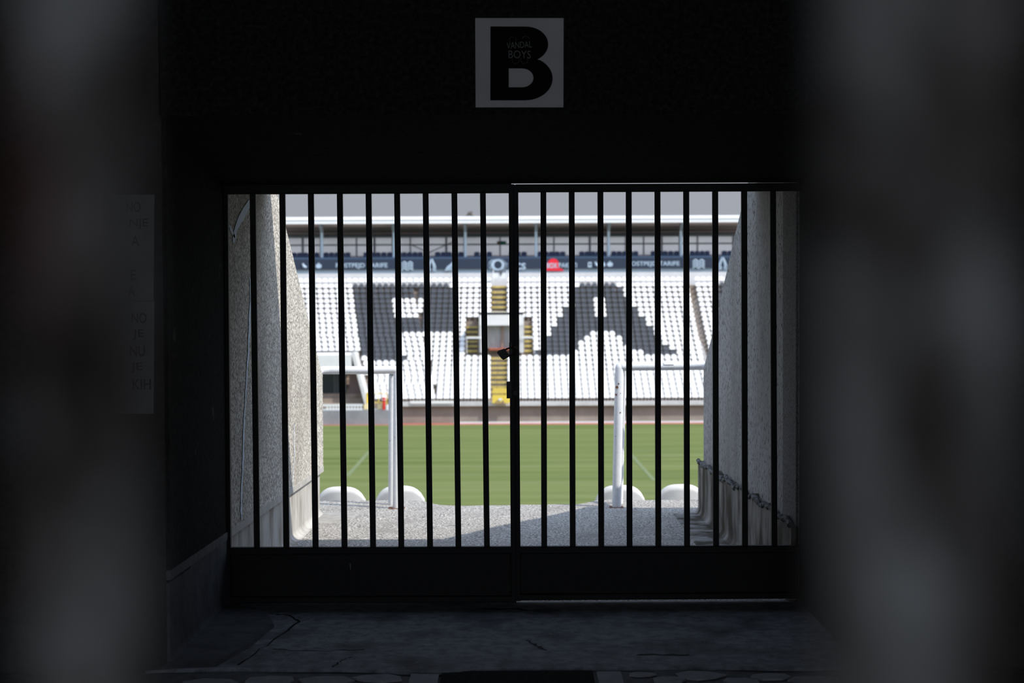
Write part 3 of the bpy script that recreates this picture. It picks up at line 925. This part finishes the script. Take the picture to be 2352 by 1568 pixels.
def spread_seats(lst, n_ind, first, colour, cat_group, rest_name, mat, rest_label):
    lst = sorted(lst, key=lambda q: (not visible(q), q[2], abs(q[1])))
    ind, rest = lst[:n_ind], lst[n_ind:]
    for i, q in enumerate(ind):
        k, x, Y, z, px, py, s, n = q
        o = first if i == 0 else first.copy()
        if i: COL.objects.link(o)
        o.location = (x, Y, z)
        side = 'right' if s > 0 else 'left'
        if colour == 'white':
            rw = 'the bottom row' if k == 24 else ordinal(25 - k) + ' row up'
            lab = f'white seat in {rw} of the far stand, {ordinal(n)} {side} of the yellow stairs'
        else:
            rw = ordinal(k + 1) + ' row down'
            lab = f'charcoal seat in {rw} of the far stand, {ordinal(n)} {side} of the yellow stairs'
        tag(o, lab, 'seat', cat_group)
    if rest:
        b = MB()
        for q in rest:
            k, x, Y, z = q[:4]
            b.add([(x + a, Y + c, z + d) for a, c, d in LV], lf_, True)
        o = b.build(rest_name, mat)
        tag(o, rest_label, 'seats', None, 'stuff')
spread_seats(white, 300, seat_obj('white_chair', M['seat_white']), 'white', 'white seats of the far stand', 'white_seating', M['seat_white'],
             'white seats filling the upper rows of the far stand')
spread_seats(dark_, 300, seat_obj('charcoal_chair', M['seat_dark']), 'dark', 'charcoal seats of the far stand', 'charcoal_seating', M['seat_dark'],
             'remaining charcoal seats high in the block letters of the far stand')

# --- central stairs, exit box and side stairs
def steps(name, label, ks, x0, x1, on_tread=False):
    k0 = ks[-1]
    r = thing(name, ((V(x0, 0, rowY(k0)).x + V(x1, 0, rowY(k0)).x) / 2, rowY(k0), rowZ(k0) - FEET), label, 'stairs', 'yellow stairs of the far stand')
    for k in ks:
        Y = rowY(k); z = rowZ(k) - FEET
        xa, xb = V(x0, rowy(k), Y).x, V(x1, rowy(k), Y).x
        b = MB().box((xa, Y - .46, z - .01), (xb, Y - .30, z + .18)) if on_tread else MB().box((xa, Y - .50, z - .18), (xb, Y - .40, z + .005))
        put(b, 'step', M['yellow'], r)
        put(MB().box((xa, Y - .455, z - .39), (xb, Y + .19, z + .003)), 'tread', M['stair'], r)
    return r
steps('stairway', 'upper flight of yellow-edged steps above the exit box', list(range(0, 6)), 1130, 1164)
steps('stairway', 'lower flight of yellow-edged steps below the exit box', list(range(15, 23)), 1128, 1165, True)
steps('stairway', 'short yellow-edged steps down the padlock side of the exit box', list(range(8, 14)), 1071, 1097)
steps('stairway', 'short yellow-edged steps on the far side of the exit box', list(range(8, 14)), 1204, 1222)
# exit box
Ye = rowY(15) - .35
eb = thing('exit_box', (V(1148, 0, Ye).x, Ye, rowZ(15) - FEET), 'pale concrete exit housing in the middle of the far stand', 'exit')
xa, xb = V(1097, 0, Ye).x, V(1200, 0, Ye).x
xc0, xc1 = V(1111, 0, Ye).x, V(1187, 0, Ye).x
zt_, zm_, zb_ = V(0, 722, Ye).z, V(0, 752, Ye).z, V(0, 809, Ye).z
b = MB().box((xa, Ye, zm_), (xb, Ye + .25, zt_)).box((xa, Ye, zt_ - .2), (xb, rowY(7) - .3, zt_))
put(b, 'fascia', M['white_wall'], eb)
for q0, q1 in ((xa, xc0), (xc1, xb)):
    b = MB().box((q0, Ye + .02, zb_ - .2), (q1, rowY(8), zm_ + .02))
    put(b, 'cheek_wall', M['pale_wall'], eb)
b = MB()
n = 26
for i in range(n):
    u0 = xc0 + (xc1 - xc0) * i / n; u1 = xc0 + (xc1 - xc0) * (i + 1) / n
    dy = .05 if i % 2 else 0
    b.box((u0, Ye + .75 + dy, zb_ + .15), (u1, Ye + .85 + dy, zm_ + .03))
put(b, 'shutter', M['shutter'], eb)
b = MB().box((V(1147.5, 0, Ye).x, Ye + .6, zb_ + .1), (V(1153, 0, Ye).x, Ye + .74, zm_ + .01))
put(b, 'post', M['brown_post'], eb)
b = MB().box((xc0 + .3, Ye - .02, zb_), (xc1 - .3, Ye + .7, zb_ + .16))
put(b, 'threshold', M['brick_red'], eb)
for x0, x1, lab in ((1066, 1106, 'white rail across the steps on the padlock side of the exit box'), (1193, 1226, 'white rail across the steps on the far side of the exit box')):
    zz = V(0, 780, Ye - .1).z
    b = MB().hbar((V(x0, 0, Ye).x, Ye - .1, zz), (V(x1, 0, Ye).x, Ye - .1, zz), .14, .05)
    for x in (x0 + 2, x1 - 2):
        b.bar((V(x, 0, Ye).x, Ye - .1, zb_ - .3), (V(x, 0, Ye).x, Ye - .1, zz), .05, .05)
    tag(b.build('guard_rail', M['rail_white']), lab, 'rail', 'white rails at the exit box')
# little landing gate at the head of the stairs
Yt = rowY(0) - .3
gt = thing('steel_gate', (V(1146, 0, Yt).x, Yt, rowZ(0) - FEET), 'small white gate at the head of the yellow stairs', 'gate')
b = MB().box((V(1131, 0, Yt).x, Yt, V(0, 644, Yt).z), (V(1145, 0, Yt).x, Yt + .06, V(0, 632, Yt).z)).box((V(1147, 0, Yt).x, Yt, V(0, 644, Yt).z), (V(1161, 0, Yt).x, Yt + .06, V(0, 632, Yt).z))
put(b, 'panel', M['rail_white'], gt)
b = MB()
for x in (1130, 1146, 1162):
    b.bar((V(x, 0, Yt).x, Yt, V(0, 650, Yt).z), (V(x, 0, Yt).x, Yt, V(0, 625, Yt).z), .08, .06)
put(b, 'post', M['rail_white'], gt)
b = MB().box((V(1144, 0, Yt).x, Yt - .05, V(0, 633, Yt).z), (V(1151, 0, Yt).x, Yt, V(0, 625, Yt).z)).box((V(1146, 0, Yt).x, Yt - .05, V(0, 638, Yt).z), (V(1149, 0, Yt).x, Yt, V(0, 632, Yt).z))
put(b, 'latch', M['purlin'], gt)
# yellow bottom gate with number plate
Yy = 113.0
yg = thing('yellow_gate', (V(1147, 0, Yy).x, Yy - .15, V(0, 930, Yy).z), 'yellow barred gate with number plate at the foot of the stairs', 'gate')
b = MB()
for i in range(9):
    x = V(1129 + 36 * i / 8, 0, Yy).x
    b.bar((x, Yy - .1, V(0, 914, Yy).z), (x, Yy - .1, V(0, 898, Yy).z), .05, .04)
b.hbar((V(1128, 0, Yy).x, Yy - .1, V(0, 899, Yy).z), (V(1166, 0, Yy).x, Yy - .1, V(0, 899, Yy).z), .14, .06)
b.hbar((V(1128, 0, Yy).x, Yy - .1, V(0, 905, Yy).z), (V(1166, 0, Yy).x, Yy - .1, V(0, 905, Yy).z), .10, .05)
put(b, 'bar_frame', M['yellow_metal'], yg)
b = MB().box((V(1126.5, 0, Yy).x, Yy - .2, V(0, 930, Yy).z), (V(1169, 0, Yy).x, Yy - .14, V(0, 912, Yy).z))
put(b, 'number_plate', M['yellow_metal'], yg)
q0, q1 = V(1138, 930, Yy), V(1159, 919, Yy)
t = moved(text_mb('04', q1.z - q0.z, q1.x - q0.x, bold=.02, extrude=.01), (q0.x, Yy - .21, q0.z))
put(t, 'number', M['brown_post'], yg)
b = MB()
q = V(1149, 916.5, Yy)
pts = [(q.x + .15 * math.cos(a), q.z + .10 * math.sin(a)) for a in [2 * PI * i / 14 for i in range(14)]]
b.plate([pts], Yy - .235, Yy - .225)
put(b, 'round_patch', M['seat_white'], yg)

# --- back wall, balcony, advertising board
YA = 131.4
X0, X1 = -23.5, 26
zA0, zA1 = V(0, 622, YA).z, V(0, 598.5, YA).z
b = MB().box((X0, YA - .1, rowZ(0) - 2), (X1, YA + .3, V(0, 631.5, YA).z))
struct('wall_stand_back', b, M['white_wall'], 'white wall behind the top row of seats', 'wall')
b = MB().box((X0, YA + .06, V(0, 634, YA).z), (X1, YA + .5, V(0, 600, YA).z))
struct('wall_balcony', b, M['blue_grey'], 'blue grey balcony wall under the advertising board', 'wall')
b = MB().box((X0, YA + .5, zA0 - .5), (X1, YA + 12, V(0, 596, 133.2).z - .62))
struct('floor_balcony', b, M['mauve'], 'balcony floor behind the advertising board', 'floor')
ad = thing('advertising_board', (0, YA, zA0), 'long dark navy advertising board with pale blue words on the balcony', 'advertising board')
b = MB().box((X0, YA - .12, zA0), (X1, YA + .05, zA1))
put(b, 'panel', M['navy'], ad)
b = MB().box((X0, YA - .06, zA1), (X1, YA + .12, zA1 + .16))
put(b, 'top_rail', M['navy_top'], ad)
ya = YA - .13
def ax(x): return V(x, 0, ya).x
def az(y): return V(1176, y, ya).z
def words_(s, x0, x1, y0, y1, mat='ice', name='lettering', bold=.012):
    t = moved(text_mb(s, az(y0) - az(y1), ax(x1) - ax(x0), bold=bold, extrude=.01), (ax(x0), ya, az(y1)))
    return put(t, name, M[mat], ad)
words_('POSTPEJD TARIFE', 767, 886, 602.5, 616)
words_('POSTPEJD TARIFE', 1441, 1560, 601.5, 614.5)
words_('PAKETI', 1281, 1323, 604, 615)
words_('BOX', 1253.5, 1278, 604, 616, bold=.03)
words_('CS', 1180, 1205, 604, 619, bold=.03)
def waves(x0, x1, y0, y1):
    b = MB()
    for r in range(4):
        pts = []
        for i in range(25):
            u = i / 24
            yy = y0 + (y1 - y0) * (r + .5) / 4 - 2.2 * math.cos(4 * PI * u + PI)
            pts.append((ax(x0 + (x1 - x0) * u), ya, az(yy)))
        b.tube(pts, .055, 6)
    put(b, 'wave_mark', M['ice'], ad)
waves(918, 945, 599.5, 620); waves(1590, 1618, 597.5, 618)
def arrow(x0, x1, y0, y1, half=None):
    b = MB(); xm = (x0 + x1) / 2
    for off in (0, 4):
        for s in (-1, 1):
            if half and s != half: continue
            e = x1 - off if s > 0 else x0 + off
            pts = [(ax(xm + s * 1.0), ya, az(y0 + off)), (ax(xm + (e - xm) * .8), ya, az(y0 + (y1 - y0) * .5)), (ax(e), ya, az(y1 - 8)), (ax(e - s * 2), ya, az(y1 - 5)), (ax(e), ya, az(y1))]
            b.tube(pts, .06, 6)
    put(b, 'arrow_mark', M['ice'], ad)
arrow(978, 996.5, 594, 622); arrow(1650, 1668.5, 593, 620.5)
b = MB()
for i in range(5):
    b.tube([(ax(1019 + i * 3.5), ya, az(621 - i * .3)), (ax(1024 + i * 3.2), ya, az(612.5 - i)), (ax(1040 + i), ya, az(600 + i * 4))], .06, 6)
put(b, 'wing_mark', M['ice'], ad)
b = MB()          # ring emblem with dotted halo
cxr, cyr = 1140.5, 608.0
ringo = [(ax(cxr + 15.5 * math.cos(a)), az(cyr + 13 * math.sin(a))) for a in [2 * PI * i / 32 for i in range(32)]]
ringi = [(ax(cxr + .5 + 9 * math.cos(a)), az(cyr + 9 * math.sin(a))) for a in [2 * PI * i / 32 for i in range(32)]]
b.plate([ringo, ringi[::-1]], ya - .02, ya + .01)
for i in range(150):
    a = random.uniform(0, 2 * PI); rr = random.uniform(1.0, 1.5)
    x_, y_ = cxr + 15.5 * rr * math.cos(a), cyr + 12.5 * (1 + (rr - 1) * .25) * math.sin(a)
    b.box((ax(x_) - .03, ya - .02, az(y_) - .03), (ax(x_) + .03, ya + .01, az(y_) + .03))
put(b, 'ring_emblem', M['ice'], ad)
b = MB()          # red cap shape behind BOX
cap = [(1252, 622), (1252, 604)] + [(1268.5 - 13 * math.cos(a), 607 - 13 * math.sin(a)) for a in [PI * i / 12 for i in range(13)]] + [(1281.5, 612), (1284, 616), (1291, 619), (1293, 622.5)]
b.plate([[(ax(x), az(y)) for x, y in cap]], ya + .004, ya + .012)
put(b, 'cap_mark', M['cap_red'], ad)
def icon(x, y, kind):
    b = MB()
    if kind == 'phone':
        t = [(x - 4, y - 6), (x + 4, y - 6), (x + 4.5, y + 6), (x - 4.5, y + 6)]
        h = [(x - 2, y - 3), (x + 2, y - 3), (x + 2, y + 2), (x - 2, y + 2)]
        b.plate([[(ax(u), az(v)) for u, v in t], [(ax(u), az(v)) for u, v in h]], ya - .01, ya + .01)
    elif kind == 'handset':
        b.tube([(ax(x - 4), ya, az(y - 5)), (ax(x - 2.5), ya, az(y + .5)), (ax(x + 4.5), ya, az(y + 4.5))], [.12, .07, .13], 8)
        b.tube([(ax(x - 2.5), ya, az(y + .5)), (ax(x + 1), ya, az(y + 3))], .14, 8)
    elif kind == 'drop':
        b.plate([[(ax(x + 4.5 * math.cos(a) * (1 if math.sin(a) > -.3 else .6)), az(y + 5.5 * math.sin(a))) for a in [2 * PI * i / 16 for i in range(16)]]], ya - .01, ya + .01)
    else:
        t = [(x + 6.5 * math.cos(a), y + 5 * abs(math.sin(a)) ** .6 * math.copysign(1, math.sin(a))) for a in [2 * PI * i / 20 for i in range(20)]]
        b.plate([[(ax(u), az(v)) for u, v in t]], ya - .01, ya + .01)
        b.box((ax(x - 1.6), ya - .01, az(y - 4)), (ax(x + 1.6), ya + .01, az(y - 7.5)))
    put(b, 'icon_mark', M['ice'], ad)
icon(694, 608, 'handset'); icon(710, 608, 'drop'); icon(727, 609, 'case')
icon(1353, 608.5, 'phone'); icon(1369, 607, 'handset'); icon(1385, 607.5, 'drop'); icon(1399.5, 608, 'case')

# --- lounge glazing
YW = 140.0
wz0, wz1 = V(0, 604, YW).z - .5, V(0, 545, YW).z
win = thing('window_1', (0, YW, wz0), 'long band of pale reflective lounge windows under the stand roof', 'window')
win['kind'] = 'structure'
b = MB().box((X0, YW, wz0), (X1, YW + .1, wz1))
put(b, 'pane', M['glass'], win)
b = MB()
x = 1146 - 41.4 * 12
i = 0
while x < 1740:
    w = .2 if i % 4 == 1 else .13
    X = V(x, 0, YW).x
    b.box((X - w / 2, YW - .1, wz0), (X + w / 2, YW + .02, wz1))
    x += 41.4; i += 1
zt2 = V(0, 566, YW).z
b.box((X0, YW - .08, zt2 - .07), (X1, YW + .02, zt2 + .07))
b.box((X0, YW - .12, wz1 - .2), (X1, YW + .02, wz1 + .15))
put(b, 'mullion_grid', M['mullion'], win)
gs = MB().box((V(1147, 0, YW - .2).x, YW - .3, V(0, 566.5, YW - .2).z), (V(1160, 0, YW - .2).x, YW - .14, V(0, 558.5, YW - .2).z))
tag(gs.build('exit_sign', M['green_sign']), 'small green sign on the lounge windows above the stairs', 'sign')
b = MB().box((V(1139, 0, YW - .2).x, YW - .3, V(0, 566, YW - .2).z), (V(1145.5, 0, YW - .2).x, YW - .14, V(0, 559, YW - .2).z))
tag(b.build('wall_box', M['brown_post']), 'small brown box beside the green sign on the lounge windows', 'box')

# --- navy balcony seats
NY = 133.2
runs = [(664, 729), (738, 801), (830, 898), (906, 968), (995, 1062), (1085, 1128), (1166, 1208), (1232, 1297), (1328, 1392), (1402, 1465), (1493, 1560), (1583, 1630), (1657, 1710)]
nv_, nf_ = seat_mesh(taper=.06)
ns = MB().add(nv_, nf_, True).build('navy_chair', M['seat_navy'])
first = True; cnt = 0
spots = []
for x0, x1 in runs:
    n = max(1, round((x1 - x0) / 13.3))
    for i in range(n):
        spots.append((x0 + (x1 - x0) * (i + .5) / n, (x1 - x0) / n))
for cnt, (x, wpx) in enumerate(spots):
    o = ns if cnt == 0 else ns.copy()
    if cnt: COL.objects.link(o)
    o.location = (V(x, 0, NY).x, NY, V(0, 596, NY).z)
    o.scale = (min(1.1, wpx * NY / F * .97 / .46), 1, 1.55)
    tag(o, f'navy seat on the balcony behind the advertising board, {ordinal(cnt + 1)} from the pebble-dashed wall', 'seat', 'navy seats along the balcony')
b = MB().box((X0, NY + .5, zA1 - .6), (X1, NY + .65, V(0, 591.5, NY + .5).z))
struct('wall_balcony_back', b, M['mauve'], 'low brown wall behind the navy balcony seats', 'wall')

# --- roof
YR0, YR1 = 130.6, 141.5
rz0 = V(0, 517, YR0).z; rzt = V(0, 501.5, YR0).z
rf = thing('stand_roof', (0, YR0, rz0), 'long white-edged roof over the far stand', 'roof')
rf['kind'] = 'structure'
b = MB().box((X0, YR0, rz0 + .2), (X1, YR0 + .25, rzt)).box((X0, YR0 - .08, rz0 + .36), (X1, YR0, rz0 + .42)).hexa(
    [(X0, YR0 - .05, rz0), (X1, YR0 - .05, rz0), (X1, YR0 + .3, rz0), (X0, YR0 + .3, rz0), (X0, YR0 - .05, rz0 + .17), (X1, YR0 - .05, rz0 + .17), (X1, YR0 + .3, rz0 + .17), (X0, YR0 + .3, rz0 + .17)])
put(b, 'fascia', M['roof_white'], rf)
rzb = V(0, 543, YR1).z
b = MB().hexa([(X0, YR0 + .25, rz0 + .02), (X1, YR0 + .25, rz0 + .02), (X1, YR1, rzb), (X0, YR1, rzb), (X0, YR0 + .25, rz0 + .3), (X1, YR0 + .25, rz0 + .3), (X1, YR1, rzb + .3), (X0, YR1, rzb + .3)])
put(b, 'lining', M['roof_under'], rf)
for Y, y0, y1, in ((133.5, 527, 529.5), (135.5, 533.5, 536), (138.0, 540.5, 543.5)):
    b = MB().box((X0, Y, V(0, y1, Y).z), (X1, Y + .15, V(0, y0, Y).z))
    put(b, 'purlin', M['purlin'], rf)
cols = [570, 735, 901, 1066, 1229, 1396.5, 1563.5, 1729]
for i, x in enumerate(cols):
    Yc = 132.3
    zz0, zz1 = V(0, 600, Yc).z, V(0, 520, Yc).z
    c = thing('roof_column', (V(x, 0, Yc).x, Yc, zz0), 'slim pale blue roof post, ' + ORD[i + 1] + ' along the balcony from the pebble-dashed wall', 'column', 'roof posts on the balcony')
    b = MB().bar((V(x, 0, Yc).x, Yc, zz0 - .5), (V(x, 0, Yc).x, Yc, zz1), .22, .22)
    put(b, 'post', M['post_blue'], c)
    b = MB().hexa([(V(x - 3, 0, Yc).x, Yc - 1.4, V(0, 519, Yc).z), (V(x + 3, 0, Yc).x, Yc - 1.4, V(0, 519, Yc).z), (V(x + 3, 0, Yc).x, Yc + .1, V(0, 540, Yc).z), (V(x - 3, 0, Yc).x, Yc + .1, V(0, 540, Yc).z),
                   (V(x - 3, 0, Yc).x, Yc - 1.4, V(0, 514, Yc).z), (V(x + 3, 0, Yc).x, Yc - 1.4, V(0, 514, Yc).z), (V(x + 3, 0, Yc).x, Yc + .1, V(0, 520, Yc).z), (V(x - 3, 0, Yc).x, Yc + .1, V(0, 520, Yc).z)])
    put(b, 'bracket', M['mullion'], c)
for (xa_, ya_), (xb_, yb_), lab in (((940, 560), (985, 580), 'thin dark roof brace nearer the pebble-dashed wall'), ((985, 580), (1045, 553), 'thin dark roof brace nearer the exit stairs')):
    Yc = 136
    b = MB().tube([V(xa_, ya_, Yc), V(xb_, yb_, Yc)], .05, 6)
    tag(b.build('roof_brace', M['purlin']), lab, 'brace', 'crossed braces under the stand roof')

# --- side aisle: safety net
b = MB()
Yn0, Yn1 = rowY(6) - .2, rowY(21) - .2
for i in range(7):
    u = i / 6
    b.tube([V(1580 + u * 3, 690 + u * 40, Yn0), V(1606 + u * 12, 800 + u * 6, (Yn0 + Yn1) / 2), V(1622 + u * 20, 884, Yn1)], .018, 4)
for i in range(22):
    t = i / 21
    xa_, ya_ = 1588 + 34 * t, 700 + 200 * t
    Yq = Yn0 + (Yn1 - Yn0) * t
    b.tube([V(xa_ - 6, ya_ + 22, Yq), V(xa_ + 14, ya_ - 16, Yq)], .012, 4)
tag(b.build('safety_net', M['net']), 'loose white safety net hanging beside the bare side aisle', 'net')

# --- players' tunnel house on the left
Yp = 114.2
def hx(x, Y=Yp): return V(x, 0, Y).x
def hz(y, Y=Yp): return V(1176, y, Y).z
th = thing('tunnel_house', (hx(770), Yp, hz(928)), 'flat-roofed tunnel mouth with dark glazing at the end of the far stand', 'building')
b = MB().box((hx(640), Yp, hz(842)), (hx(801), Yp + 5.5, hz(813)))
put(b, 'roof', M['white_wall'], th)
b = MB().box((hx(640), Yp + 2.2, hz(935)), (hx(788, Yp + 2.2), Yp + 2.3, hz(840)))
put(b, 'glazing', M['dark_glass'], th)
b = MB()
for x in (762, 768, 787):
    b.bar((hx(x, Yp + 2.1), Yp + 2.1, hz(930)), (hx(x, Yp + 2.1), Yp + 2.1, hz(840)), .12, .1)
put(b, 'mullion', M['purlin'], th)
b = MB().add([(hx(788), Yp + 2.2, hz(935)), (hx(833), Yp + 2.2, hz(935)), (hx(801), Yp + 2.2, hz(813)), (hx(788), Yp + 2.2, hz(813)),
              (hx(788), Yp + 2.4, hz(935)), (hx(833), Yp + 2.4, hz(935)), (hx(801), Yp + 2.4, hz(813)), (hx(788), Yp + 2.4, hz(813))],
             [(0, 1, 2, 3), (7, 6, 5, 4), (0, 4, 5, 1), (1, 5, 6, 2), (2, 6, 7, 3), (3, 7, 4, 0)])
put(b, 'side_wall', M['mauve'], th)
b = MB()
p0_, p1_ = (804, 808), (837, 930)
b.hexa([(hx(p0_[0]) - .14, Yp + .1, hz(p0_[1])), (hx(p0_[0]) + .14, Yp + .1, hz(p0_[1])), (hx(p0_[0]) + .14, Yp + 2.3, hz(p0_[1])), (hx(p0_[0]) - .14, Yp + 2.3, hz(p0_[1])),
        (hx(p1_[0]) - .14, Yp - .4, hz(p1_[1])), (hx(p1_[0]) + .14, Yp - .4, hz(p1_[1])), (hx(p1_[0]) + .14, Yp + 2.3, hz(p1_[1])), (hx(p1_[0]) - .14, Yp + 2.3, hz(p1_[1]))])
put(b, 'sloping_edge', M['pale_wall'], th)
Yg = 112.6
b = MB().box((hx(640, Yg), Yg, ZP - .1), (hx(889, Yg), Yg + 1.6, hz(940, Yg)))
struct('wall_tunnel_front', b, M['grey_wall'], 'grey painted wall below the tunnel mouth of the far stand', 'wall')
fn = thing('picket_barrier', (hx(790, Yg), Yg + .1, hz(940, Yg)), 'low white barrier of short pickets before the tunnel mouth', 'barrier')
b = MB().box((hx(700, Yg), Yg + .05, hz(931, Yg)), (hx(826, Yg), Yg + .15, hz(926.5, Yg))).box((hx(700, Yg), Yg + .05, hz(940, Yg)), (hx(826, Yg), Yg + .15, hz(938, Yg)))
put(b, 'rail', M['rail_white'], fn)
for i in range(12):
    x = 742 + 7.1 * i
    b = MB().box((hx(x, Yg), Yg + .07, hz(939, Yg)), (hx(x + 4, Yg), Yg + .13, hz(930, Yg)))
    put(b, 'picket', M['rail_white'], fn)
yf = thing('yellow_barrier', (hx(855, Yg), Yg + .4, hz(940, Yg)), 'yellow panelled barrier beside the tunnel mouth', 'barrier')
b = MB().box((hx(834, Yg), Yg + .5, hz(926, Yg)), (hx(844, Yg), Yg + .55, hz(903, Yg)))
put(b, 'panel', M['yellow_metal'], yf)
b = MB()
for x in (834, 844, 862, 881):
    b.bar((hx(x, Yg), Yg + .45, hz(940, Yg)), (hx(x, Yg), Yg + .45, hz(901, Yg)), .06, .06)
b.hbar((hx(834, Yg), Yg + .45, hz(902, Yg)), (hx(881, Yg), Yg + .45, hz(902, Yg)), .07, .06)
b.hbar((hx(834, Yg), Yg + .45, hz(923.5, Yg)), (hx(881, Yg), Yg + .45, hz(923.5, Yg)), .07, .06)
put(b, 'frame', M['yellow_metal'], yf)
for x0, x1 in ((828, 845), (860, 873)):
    b = MB().box((hx(x0, Yg), Yg + .32, hz(939, Yg)), (hx(x1, Yg), Yg + .5, hz(928, Yg)))
    put(b, 'base_block', M['cream'], yf)
rb = thing('fire_post', (hx(875, Yg), Yg + .2, hz(940, Yg)), 'small red post standing beside the yellow barrier', 'post')
b = MB().tube([(hx(875, Yg), Yg + .13, hz(940, Yg)), (hx(875, Yg), Yg + .13, hz(914, Yg))], .11, 12)
put(b, 'stem', M['red'], rb)
b = MB().tube([(hx(875, Yg), Yg + .13, hz(920, Yg)), (hx(875, Yg), Yg + .13, hz(911, Yg))], .14, 12)
put(b, 'head', M['red'], rb)
b = MB().tube([(hx(875, Yg) - .13, Yg + .05, hz(917, Yg)), (hx(875, Yg) + .13, Yg + .05, hz(917, Yg))], .05, 8)
put(b, 'collar', M['rail_white'], rb)
b = MB().box((hx(880.5, Yg), Yg + .02, hz(940, Yg)), (hx(887, Yg), Yg + .3, hz(929, Yg)))
tag(b.build('white_crate', M['rail_white']), 'small white box on the grey wall beside the red post', 'box')
# --- one tree crown over the roof
tr = thing('tree', (V(1078, 0, 175).x, 175, ZP), 'bare brown treetop just showing over the stand roof', 'tree')
b = MB()
tc = V(1080, 507, 175)
for i in range(420):
    a = random.uniform(0, 2 * PI); r_ = random.random() ** .6
    h_ = random.random()
    x_ = tc.x + math.cos(a) * r_ * 1.5 * (1.1 - h_); y_ = 175 + math.sin(a) * r_ * 1.5 * (1.1 - h_); z_ = tc.z - .8 + 1.9 * h_
    s_ = random.uniform(.06, .16)
    d1 = Vector((random.uniform(-1, 1), random.uniform(-1, 1), random.uniform(-1, 1))).normalized() * s_
    d2 = Vector((random.uniform(-1, 1), random.uniform(-1, 1), random.uniform(-1, 1))).normalized() * s_
    c_ = Vector((x_, y_, z_))
    b.add([c_ - d1, c_ + d2, c_ + d1, c_ - d2], [(0, 1, 2, 3)])
put(b, 'crown', M['leaf'], tr)
b = MB().tube([(tc.x, 175, ZP), (tc.x, 175, tc.z)], [.35, .08], 8)
put(b, 'trunk', M['brown_post'], tr)

# ================================================================== LIGHT
sun = bpy.data.lights.new('sun', 'SUN')
sun.energy = 5.0; sun.angle = math.radians(.6); sun.color = (1.0, .955, .87)
so = bpy.data.objects.new('sun', sun); COL.objects.link(so)
d = Vector((-.78, .41, -1)).normalized()
so.rotation_euler = d.to_track_quat('-Z', 'Y').to_euler()
so.location = (20, -10, 30)

w = bpy.data.worlds.new('sky'); SC.world = w
w.use_nodes = True
nt = w.node_tree; N, Lk = nt.nodes, nt.links
bg = N['Background']
tc_ = N.new('ShaderNodeTexCoord'); sx = N.new('ShaderNodeSeparateXYZ')
Lk.new(tc_.outputs['Generated'], sx.inputs['Vector'])
rp = N.new('ShaderNodeValToRGB')
els = rp.color_ramp.elements
els[0].position = 0.0; els[0].color = (.35, .37, .41, 1)
els[1].position = 1.0; els[1].color = (.70, .92, 1.35, 1)
e = els.new(.10); e.color = (.375, .395, .44, 1)
e = els.new(.4); e.color = (.72, .84, 1.06, 1)
Lk.new(sx.outputs['Z'], rp.inputs['Fac'])
Lk.new(rp.outputs['Color'], bg.inputs['Color'])
mr_ = N.new('ShaderNodeMapRange')          # hazy sky is brighter on the sun's side
mr_.inputs['From Min'].default_value = -.2; mr_.inputs['From Max'].default_value = 1.0
mr_.inputs['To Min'].default_value = 1.0; mr_.inputs['To Max'].default_value = 2.5
vd = N.new('ShaderNodeVectorMath'); vd.operation = 'DOT_PRODUCT'
vd.inputs[1].default_value = (.885, -.465, 0)
Lk.new(tc_.outputs['Generated'], vd.inputs[0])
Lk.new(vd.outputs['Value'], mr_.inputs['Value'])
Lk.new(mr_.outputs['Result'], bg.inputs['Strength'])

# ================================================================== CAMERA
cam = bpy.data.cameras.new('camera')
cam.sensor_width = 36; cam.lens = F / 2352 * 36
cam.clip_start = .02; cam.clip_end = 1000
cam.dof.use_dof = True
cam.dof.focus_distance = 7.2
cam.dof.aperture_fstop = 3.6
co = bpy.data.objects.new('camera', cam); COL.objects.link(co)
co.matrix_world = Matrix.Translation((0, 0, CAMZ)) @ ROT.to_4x4()
SC.camera = co

SC.view_settings.view_transform = 'Standard'
SC.view_settings.look = 'None'
SC.view_settings.exposure = 0
SC.view_settings.gamma = 1
SC.view_settings.use_curve_mapping = False
try:
    SC.cycles.use_denoising = True
    SC.cycles.max_bounces = 10
    SC.cycles.diffuse_bounces = 6
    SC.cycles.caustics_reflective = False
    SC.cycles.caustics_refractive = False
except Exception:
    pass
print('SEATS', len(white), len(dark_))
